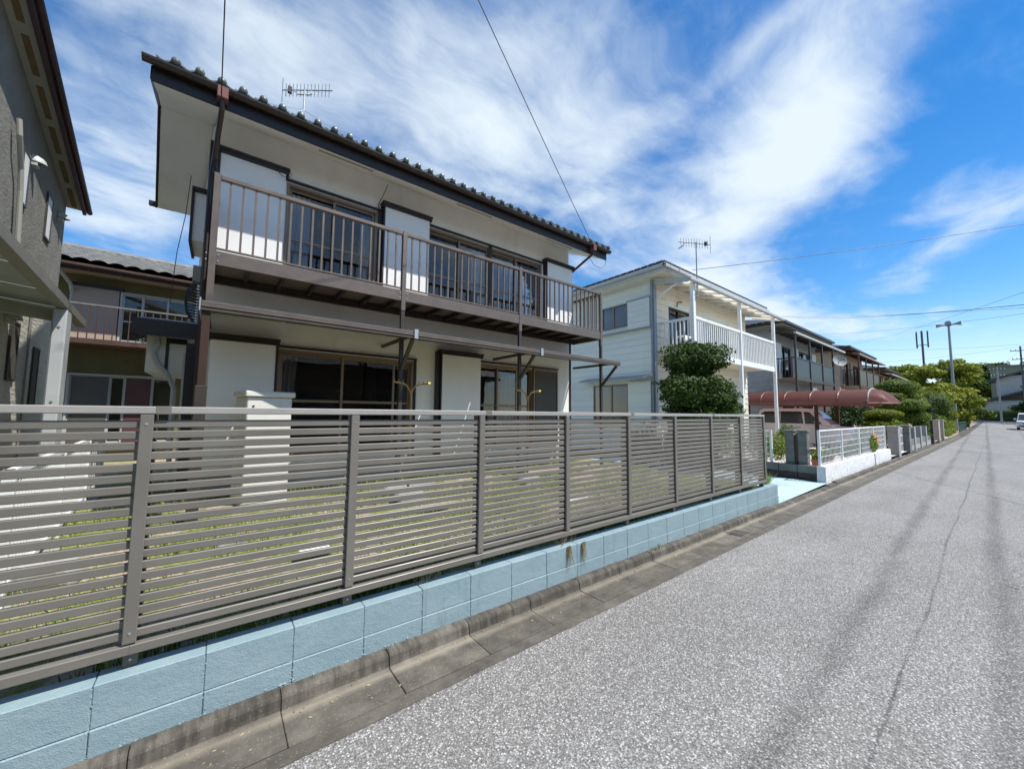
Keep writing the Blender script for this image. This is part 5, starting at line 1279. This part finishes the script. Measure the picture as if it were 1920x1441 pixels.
def hedge(label, x0, x1, y0, y1, z0, z1, n, mat, seed):
    t = thing('hedge', label, 'hedge', ((x0+x1)/2, (y0+y1)/2, z0))
    nb = max(2, int((x1-x0)/1.0)); bl = []
    for k in range(nb):
        for zz in (z0+.3*(z1-z0), z0+.72*(z1-z0)): bl.append((x0+(k+.5)*(x1-x0)/nb, (y0+y1)/2, zz, (x1-x0)/nb*.65, (y1-y0)/2, (z1-z0)*.33))
    leaves('foliage', bl, n, .07, M[mat], t, seed=seed, shell=.8); core('foliage_core', bl, M['leaf_dark'], t, .82)
hedge('clipped light green hedge along the kerb beyond the grey gate post', 42.5, 48.5, 2.7, 3.8, .0, 1.75, 5000, 'leaf_bright', 31)
hedge('loose yellow-green hedge farther along the kerb', 50, 57, 2.8, 4.0, .0, 1.35, 4500, 'leaf_yellow', 32)
hedge('dark low hedge closing the far end of the road', 100, 103, -12, 6, 1.0, 2.9, 5000, 'leaf_dark', 33)
FF = thing('mesh_fence', 'green mesh fence at the far end of the left kerb', 'fence', (62, 2.7, .2))
for k in range(8): MB().box(57.5+k*1.6, 57.58+k*1.6, 2.68, 2.74, gz(57+k*1.6), gz(57+k*1.6)+.95).build('post', basic('green_mesh', (.09,.20,.17), .5) if k == 0 else bpy.data.materials['green_mesh'], FF)
for z in (.15, .55, .92): MB().box(57.5, 68.7, 2.70, 2.72, .2+z, .23+z).build('rail', bpy.data.materials['green_mesh'], FF)

# clipped cloud trees and loose trees behind the garden walls
def cloud_tree(label, x, y, tiers, n, mat, seed, corek=.84):
    t = thing('topiary_tree', label, 'tree', (x, y, gz(x)))
    bl = [(x+dx, y+dy, z, r, r, h) for dx, dy, z, r, h in tiers]
    leaves('crown', bl, int(n*1.6), .04, M[mat], t, seed=seed, shell=.95, up=.9, lumpy=.25); core('crown_core', bl, M['leaf_dark'], t, .9)
    trunk(t, [(x, y, gz(x)-.05), (x+.1, y, tiers[-1][2]*.5), (x, y, tiers[0][2])], [.12, .09, .05])
    for dx, dy, z, r, h in tiers: trunk(t, [(x, y, z-.25), (x+dx, y+dy, z-.02)], [.04, .03], name='limb')
cloud_tree('tallest cloud-pruned topiary with stacked green pads beside the red carport', 31.3, 3.75, [(0,0,3.35,.95,.45),(.2,-.1,2.85,.75,.25),(-.9,.1,2.75,.6,.25),(-.5,-.2,2.3,1.15,.38),(.4,.1,2.2,.8,.3),(-.2,-.3,1.65,1.05,.32),(.9,.2,1.5,.7,.3)], 12000, 'leaf_topiary', 41)
cloud_tree('yellow-green low topiary pads just right of the red carport', 26.6, 3.75, [(0,0,1.75,.75,.24),(.5,.2,1.45,.6,.22),(-.5,.1,1.2,.55,.22),(-1.2,.3,.9,.5,.25)], 6000, 'leaf_yellow', 42)
cloud_tree('smooth green dome topiary before the roadside trees', 45.5, 3.5, [(0,0,2.75,1.15,.95),(.3,-.2,2.0,1.05,.8)], 7000, 'leaf_topiary', 43)
cloud_tree('dark tiered topiary left of the green dome', 42.6, 3.9, [(0,0,2.7,.8,.4),(.2,0,2.2,.9,.35),(-.2,0,1.7,.9,.4)], 5000, 'leaf_dark', 44)
def tree(label, x, y, h, blobs, n, size, mat, seed, shell=.45):
    t = thing('tree', label, 'tree', (x, y, gz(x)))
    leaves('crown', [(x+a, y+b, c, d, e, f) for a, b, c, d, e, f in blobs], n, size, M[mat], t, seed=seed, shell=shell, up=.5)
    trunk(t, [(x, y, gz(x)-.1), (x+.1, y+.05, h*.35), (x-.05, y, h*.8)], [.14, .11, .04])
    for a, b, c, d, e, f in blobs[:6]: trunk(t, [(x, y, h*.35), (x+a*.6, y+b*.6, c-f*.2)], [.06, .02], name='limb')
tree('bright leafy bush with broad leaves before the cloud topiary', 25.8, 3.15, 1.4, [(0,0,.95,.7,.4,.5),(.8,.0,.8,.6,.35,.4),(-.7,.1,.8,.5,.4,.4),(1.6,.1,.95,.6,.35,.45)], 4200, .06, 'leaf_bright', 51)
tree('dark glossy vine-covered bush on the grey garden wall', 31.8, 2.95, 2.2, [(0,0,1.4,.5,.35,.7),(.7,0,1.1,.5,.3,.6),(-.6,0,1.7,.5,.35,.6),(1.2,0,.7,.5,.3,.45)], 4200, .06, 'leaf_mid', 52)
tree('pale green spreading tree behind the garden wall topiaries', 37.5, 4.1, 4.0, [(0,0,3.3,1.3,.9,.7),(-1.6,.2,3.4,1.2,.8,.6),(1.6,0,3.0,1.2,.8,.7),(.3,-.3,2.5,1.4,.7,.6)], 6500, .085, 'leaf_bright', 53)
tree('dark shrub hiding the end of the red carport', 27.5, 5.2, 2.6, [(0,0,2.0,1.2,.8,.7),(-1.2,.2,1.4,1,.7,.6),(1.3,0,1.8,1.1,.7,.7)], 5200, .07, 'leaf_dark', 54)
tree('low green hedge-like shrub under the red carport edge', 24.9, 5.6, 1.4, [(0,0,.8,1.1,.6,.5),(1.4,.1,.85,1.0,.5,.5),(-1.6,.0,1.0,.7,.5,.6)], 4000, .06, 'leaf_mid', 55)
def big(label, x, y, zt, w, n, mat, seed):
    r = random.Random(seed); bl = []
    z0 = gz(x)
    for k in range(30):
        t = r.random(); zz = z0+1.0+(zt-1.5)*t; rad = w*(1-.5*t**1.5)*r.uniform(.1, .85); th = r.uniform(0, 6.28)
        bl.append((rad*math.cos(th), rad*math.sin(th), zz, w*r.uniform(.32, .5), w*r.uniform(.32, .5), w*r.uniform(.16, .26)))
    bl.append((0, 0, zt-.5, w*.4, w*.4, .5))
    tree(label, x, y, zt, bl, int(n*1.7), .17 if x < 120 else .5, mat, seed, .3)
big('broad yellow-green roadside tree left of the loudspeaker pole', 60, 5.6, 7.2, 3.2, 15000, 'leaf_yellow', 61)
big('tallest yellow-green roadside tree right of the loudspeaker pole', 70, 3.7, 8.2, 3.2, 15000, 'leaf_yellow', 62)
big('green tree at the far left behind the beige house', 62, 9.6, 7.2, 3.4, 10000, 'leaf_mid', 63)
big('dark green tree at the far bend of the kerb', 78, 2.9, 5.2, 2.0, 7000, 'leaf_mid', 64)
big('yellow-green young tree before the loudspeaker pole foot', 54.5, 4.1, 4.6, 1.7, 7000, 'leaf_yellow', 65)
big('dark rounded tree on the right before the far charcoal roof', 96, -3.4, 6.2, 2.4, 6000, 'leaf_dark', 66)
big('far hill tree behind the charcoal roofs, left one', 150, 2.0, 13, 6, 5000, 'leaf_mid', 67)
big('far hill tree behind the charcoal roofs, right one', 150, -8.0, 15.5, 8, 6000, 'leaf_mid', 68)

# far houses closing the road
FH = thing('house', 'far grey house with charcoal gable roofs at the end of the road', 'house', (112, -3, 1))
MB().box(108, 118, -12, 3.4, .5, 4.6).build('wall', M['gable_stone'], FH)
MB().box(112, 120, -10, .5, 4.6, 9.2).build('upper_wall', M['gable_stone'], FH)
fr = MB(); fr.prism([(4.6, 3.4), (-3.5, 6.4), (-12.6, 3.6), (-12.6, 3.9), (-3.5, 6.75), (4.6, 3.75)], 'x', 107.2, 112.1)
fr.build('roof', M['dark_roof'], FH)
MB().prism([(1.4, 8.2), (-4.5, 10.4), (-10.6, 8.4), (-10.6, 8.7), (-4.5, 10.75), (1.4, 8.5)], 'x', 111.2, 120.5).build('upper_roof', M['dark_roof'], FH)
for y in (-1.6, -4.2): 
    w_ = MB().box(107.94, 107.99, y-.7, y+.7, 2.6, 3.9).build('window', M['pale_gutter'], FH); MB().box(107.90, 107.935, y-.6, y+.6, 2.7, 3.8).build('pane', M['dark_pane'], w_)
MB().box(107.9, 107.99, -12, 3.4, 4.35, 4.5).box(107.9, 107.99, -12, 3.4, 2.1, 2.2).build('belt_trim', M['slate_trim'], FH)
FO = thing('house', 'far olive flat-topped building above the charcoal roofs', 'house', (125, -2, 1))
MB().box(124, 132, -9, 1.2, .5, 11.8).build('wall', basic('olive_wall', (.22,.24,.17), .9), FO)
w_ = MB().box(123.9, 123.99, -4.2, -2.6, 9.6, 11.2).build('window', M['white_paint'], FO)
MB().box(123.6, 132.3, -9.3, 1.5, 11.8, 12.1).build('parapet', M['carport_beam'], FO)

# ------------------------------------------------------------------ poles and wires
SP_ = thing('loudspeaker_pole', 'tall grey pole with horn loudspeakers on top above the roadside trees', 'pole', (66, 3.3, .25))
MB().tube([(66,3.3,.2),(66,3.3,6),(66,3.3,12.2)], [.15,.13,.10], 10).build('pole', M['pole_grey'], SP_)
for dx, dy in ((0, 1), (0, -1), (-1, 0)):
    MB().tube([(66+dx*.1,3.3+dy*.1,12.2),(66+dx*.5,3.3+dy*.5,12.25),(66+dx*.95,3.3+dy*.95,12.3)], [.06,.10,.26], 10).build('horn', M['pole_grey'], SP_)
MB().box(65.8,66.2,3.1,3.5,12.1,12.5).build('head', M['pole_dark'], SP_, bevel=.05); MB().box(65.85,66.0,3.5,3.8,6.9,7.2).build('junction_box', M['pole_dark'], SP_)
AP = thing('antenna_pole', 'slim dark mobile phone mast with upright panel antennas', 'pole', (80, 6.6, .5))
MB().tube([(80,6.6,.4),(80,6.6,14.0)], [.15,.11], 8).build('pole', M['pole_dark'], AP)
for dx, dy in ((.1, .55), (.1, -.55), (-.45, 0)):
    MB().box(80+dx-.06, 80+dx+.06, 6.6+dy-.08, 6.6+dy+.08, 11.6, 14.0).build('panel_antenna', M['pole_dark'], AP)
    MB().bar((80,6.6,12.0),(80+dx,6.6+dy,12.0), .08).build('bracket', M['pole_dark'], AP)
def upole(label, x, y, zt, arms, mat='pole_grey'):
    t = thing('utility_pole', label, 'pole', (x, y, gz(x)))
    MB().tube([(x,y,gz(min(x,105))-.2),(x,y,zt)], [.13,.09], 10).build('pole', M[mat], t)
    for z, hw_ in arms:
        a = MB().bar((x, y-hw_, z), (x, y+hw_, z), .09).build('cross_arm', M['pole_dark'], t)
        for s in (-.9, -.45, .45, .9): MB().tube([(x, y+s*hw_, z+.04), (x, y+s*hw_, z+.22)], .05, 6).build('insulator', M['white_paint'], a)
    return t
upole('slim grey utility pole at the far end of the road', 97, .2, 9.6, [(9.2, .8), (8.2, .7)])
upole('dark utility pole at the right edge above the white car', 88, -1.95, 11.6, [(11.0, .9), (9.8, .8)], 'pole_dark')
def wire(label, a, b, sag, r=.012):
    a, b = Vector(a), Vector(b); pts = []
    for k in range(17):
        t = k/16; q = a.lerp(b, t); q.z -= sag*4*t*(1-t); pts.append(q)
    o = MB().tube(pts, r, 5).build('overhead_wire', M['cable'], None); tag(o, label, 'wire', 'overhead wires')
wire('thin dark wire rising from the left corner of the nearest house', (-.19, 6.75, 5.42), (-.12, -3, 8.05), .05, .007)
wire('thin dark wire rising from the right eave of the nearest house', (7.15, 6.1, 5.95), (.64, 3.30, 7.86), .03, .007)
for lb, a, b, s in (('lone wire crossing the blue sky from the antenna mast', (12.3, 6.1, 6.45), (21.12, -1.78, 8.18), .12),
    ('highest wire over the grey siding house', (60, 17.65, 15.24), (18.6, .06, 5.67), .5),
    ('wire just under the highest one over the grey siding house', (60, 17.65, 15.0), (30.1, -3.92, 6.92), .3),
    ('long wire slanting over the tan house', (75, 18.3, 14.73), (34.75, -4.24, 8.29), .6),
    ('steepest slanting wire over the tan house roof', (90, 16.3, 14.6), (32.5, -1.78, 9.03), .5),
    ('low wire passing left of the loudspeaker pole', (85, 15.0, 13.0), (56.25, -4.27, 8.78), .5),
    ('lowest wire just above the roadside trees', (85, 12.5, 10.45), (67.75, -4.19, 10.1), .4),
    ('short wire between the two far utility poles', (97, .9, 9.5), (88, -1.9, 11.1), .3)):
    A_, B_ = Vector(a), Vector(b); wire(lb, A_, B_+(B_-A_)*(.45 if 'far' not in lb else 0), s*1.6, .009)

# ------------------------------------------------------------------ yard grass, weeds, clutter
def blades(name, n, xr, yr, hr, mat, zfun, seed, parent=None, clump=True, wid=.004, lean=.5):
    r = np.random.default_rng(seed)
    x = r.uniform(*xr, n); y = r.uniform(*yr, n)
    if clump:
        k = np.sin(x*1.9+.6)*np.sin(y*2.7+1)+.5*np.sin(x*5.1)*np.sin(y*6.3)+.35*np.sin(x*.7-1); keep = k+r.normal(0, .35, n) > .0
        x, y = x[keep], y[keep]; n = len(x)
    z = zfun(x, y); h = r.uniform(*hr, n); a = r.uniform(0, 6.28, n); ln = r.uniform(0, lean, n)*h; b = r.uniform(0, 6.28, n)
    w_ = wid*(.6+.8*r.random(n))
    V = np.stack([np.stack([x-np.cos(a)*w_, y-np.sin(a)*w_, z], 1), np.stack([x+np.cos(a)*w_, y+np.sin(a)*w_, z], 1), np.stack([x+ln*np.cos(b), y+ln*np.sin(b), z+h], 1)], 1).reshape(-1, 3)
    me = bpy.data.meshes.new(name); me.from_pydata(V.tolist(), [], np.arange(3*n).reshape(-1, 3).tolist()); me.materials.append(mat)
    return link(bpy.data.objects.new(name, me), parent)
zf = lambda x, y: .33+.07*(y-2.66)/4.32-.02
tag(blades('yard_grass', 100000, (-6, 8.0), (2.72, 6.9), (.03, .14), M['grass'], zf, 71, wid=.007, lean=.9), 'patchy dry short grass growing in the fenced yard', 'grass', kind='stuff')
tag(blades('roadside_weeds', 9000, (-1.5, 7.9), (2.70, 2.95), (.04, .12), M['grass_fresh'], zf, 72, wid=.007), 'low green weeds in the shade behind the fence foot', 'weeds', kind='stuff')
for k, (x_, y_, n_, h_, m_, lb) in enumerate(((8.0, 2.75, 420, .26, 'grass', 'tall yellow-green grass tuft at the end of the blue wall'), (2.72, 2.66, 60, .16, 'dry_weed', 'dry weed hanging over the blue wall left of its stain'), (1.3, 2.68, 26, .14, 'dry_weed', 'few dry grass stalks poking out under the nearer fence panels'), (7.2, 2.67, 50, .14, 'dry_weed', 'dry weed wisps near the right end of the blue wall'), (4.05, 2.54, 60, .06, 'grass_fresh', 'tiny green weeds at the foot of the blue wall'))):
    z0 = .37 if y_ > 2.6 else .08
    o = blades('grass_tuft' if m_ != 'dry_weed' else 'dry_weed', n_, (x_-.12, x_+.12), (y_-.05, y_+.03), (h_*.4, h_), M[m_], lambda x, y: np.full(len(x), z0), 80+k, clump=False, wid=.003, lean=1.0)
    tag(o, lb, 'weed')
for k, (x_, lb) in enumerate(((2.66, 'left of two dried weed clumps hanging down the stained blue wall'), (2.86, 'right of two dried weed clumps hanging down the stained blue wall'))):
    o = blades('dry_weed', 80, (x_-.022, x_+.022), (2.541, 2.553), (-.27, -.02), M['dry_weed'], lambda x, y: np.full(len(x), .388), 90+k, clump=False, wid=.0026, lean=.30); tag(o, lb, 'weed', 'dried weeds on the blue wall')
def stone_(name, label, cat, x, y, z, sx, sy, sz, mat, seed, rz=0):
    r = random.Random(seed); mb = MB().box(-sx/2, sx/2, -sy/2, sy/2, 0, sz); mb.v = [(a+r.uniform(-.1, .1)*sx, b+r.uniform(-.1, .1)*sy, c*(1+r.uniform(-.15, .15))) for a, b, c in mb.v]
    o = mb.build(name, M[mat], None, bevel=min(sx, sy, sz)*.25, seg=2, M=Matrix.Translation((x, y, z)) @ Matrix.Rotation(rz, 4, 'Z')); tag(o, label, cat)
for k, (x_, y_, sx, sy, sz, m_, lb) in enumerate(((2.4, 5.9, .9, .35, .16, 'concrete_post', 'flat grey step stone below the left ground floor window'), (5.3, 5.9, .9, .35, .16, 'tan_wall', 'flat tan step stone below the right ground floor window'), (.15, 4.4, .22, .15, .08, 'concrete_post', 'small pale stone lying in the left of the yard'), (.75, 3.8, .26, .12, .07, 'whitewash', 'white broken stone on the yard grass'), (2.1, 4.6, .8, .12, .06, 'concrete_post', 'long pale edging stone lying across the yard'), (4.2, 3.9, .7, .1, .05, 'whitewash', 'whitish edging strip on the grass behind the middle panels'), (-.9, 4.2, .3, .25, .2, 'concrete_post', 'grey garden block at the foot of the white boundary fence'))):
    stone_('garden_stone', lb, 'stone', x_, y_, .36, sx, sy, sz, m_, 100+k, random.uniform(-.2, .2))
o = MB().tube([(9.2,3.4,.075),(9.5,3.5,.078),(9.75,3.75,.082),(9.7,4.1,.09),(9.9,4.4,.10)], .012, 5).tube([(10.1,4.1,.09),(10.5,3.7,.085),(10.9,3.6,.08)], .010, 5).build('garden_hose', M['cable']); tag(o, 'dark thin hose lying on the pale blue driveway', 'hose')

# small tiled side roof of the near house, glimpsed under the balcony end
pr2 = MB().prism([(8.3, 3.02), (9.6, 3.32), (9.6, 3.22), (8.3, 2.92)], 'x', 7.26, 7.95).build('side_porch_roof', M['dark_trim'], H)
for k in range(5): MB().tube([(7.33+k*.14, 8.25, 3.06), (7.33+k*.14, 9.6, 3.37)], .045, 6).build('roof_tile', M['grey_tile'], pr2)
# house across the road: the ground floor windows mirror its roof and shaded wall
OH = thing('house', 'tiled house across the road mirrored in the ground floor windows', 'house', (4, -11, 0))
MB().box(-6, 15, -15, -8.6, 0, 4.1).build('wall', M['brown_wood'], OH)
ohr = MB().prism([(-7.7, 4.02), (-11.8, 6.1), (-15.9, 4.02), (-15.9, 3.9), (-7.7, 3.9)], 'x', -6.8, 15.8).build('roof', M['dark_trim'], OH)
tiled_slope('roof_tile_courses', M['grey_tile'], ohr, -6.8, 15.8, -7.62, 4.07, -11.8, 6.2, 14, .3)
for k in range(5):
    w_ = MB().box(-4.5+k*3.8, -2.6+k*3.8, -8.599, -8.56, .9, 2.9).build('window', M['sash'], OH); MB().box(-4.4+k*3.8, -2.7+k*3.8, -8.559, -8.55, 1.0, 2.8).build('pane', M['dark_pane'], w_)
shrub('garden_shrub', 'dark leafy shrub at the foot of the cloud-pruned tree', 'shrub', [(10.4,5.7,.75,.8,.5,.6),(9.4,6.2,.7,.7,.5,.55),(11.1,5.2,.6,.4,.4,.5)], 5000, .04, 'leaf_dark', seed=15, corek=.7)

MB().tube([(-.60, 8.55, 5.75), (-.63, 8.5, 5.0), (-.70, 8.45, 4.3), (-.74, 8.45, 3.4)], .006, 5).build('hanging_cable', M['cable'], H)
# grit, dead leaves and straw lying in the gutter
def debris():
    r = np.random.default_rng(5); mb = MB()
    for k in range(420):
        x = r.uniform(-1.2, 14); y = 2.462-abs(r.normal(0, .09)); z = .0062+.0*x; q = r.uniform(.003, .011)
        if y < 2.05: continue
        a = r.uniform(0, 6.28); c, d = math.cos(a)*q, math.sin(a)*q; h = q*r.uniform(.3, .9)
        mb.add([(x+c*1.4, y+d*1.4, z), (x-d*.7, y+c*.7, z), (x-c*1.4, y-d*1.4, z), (x+d*.7, y-c*.7, z), (x+q*.2, y, z+h)], [(0,1,4),(1,2,4),(2,3,4),(3,0,4)])
    tag(mb.build('gutter_debris', M['dry_weed']), 'scattered straw and grit lying in the concrete gutter', 'debris', kind='stuff')
debris()

# mortar squeezed from the block joints and ragged paint at the foot of the wall
def smears():
    r = random.Random(11); mb = MB(); x = -1.56
    def lump(cx, cz, q, yf):
        e = [r.uniform(.5, 1.2)*q for _ in range(6)]
        mb.add([(cx-e[0], yf, cz), (cx, yf, cz-e[1]), (cx+e[2], yf, cz), (cx, yf, cz+e[3]), (cx+r.uniform(-.3, .3)*q, yf-q*.45, cz+r.uniform(-.3, .3)*q)], [(0,1,4),(1,2,4),(2,3,4),(3,0,4)])
    while x < 8.0:
        for k in range(26):
            z = r.uniform(.05, .375); lump(x-.0015+r.gauss(0, .007), z, r.uniform(.002, .0065), 2.5572 if z > .2 else 2.5517)
        for k in range(10): lump(x+r.uniform(0, .39), r.gauss(.2, .004), r.uniform(.0015, .004), 2.5517)
        for k in range(9): lump(x+r.uniform(0, .39), .088+r.uniform(-.004, .012), r.uniform(.004, .014), 2.5517)
        x += .3945
    tag(mb.build('mortar_smears', M['block'], bw), kind='stuff')
smears()
for k in range(-2, 9):
    X0 = -.277+k*.993
    sc_ = MB()
    for z in (.56, 1.55): sc_.tube([(X0, 2.596, z), (X0, 2.5935, z)], .006, 6)
    sc_.tube([(X0+.005, 2.642, .42), (X0+.005, 2.6395, .42)], .006, 6).build('screw', M['galv'], fe)
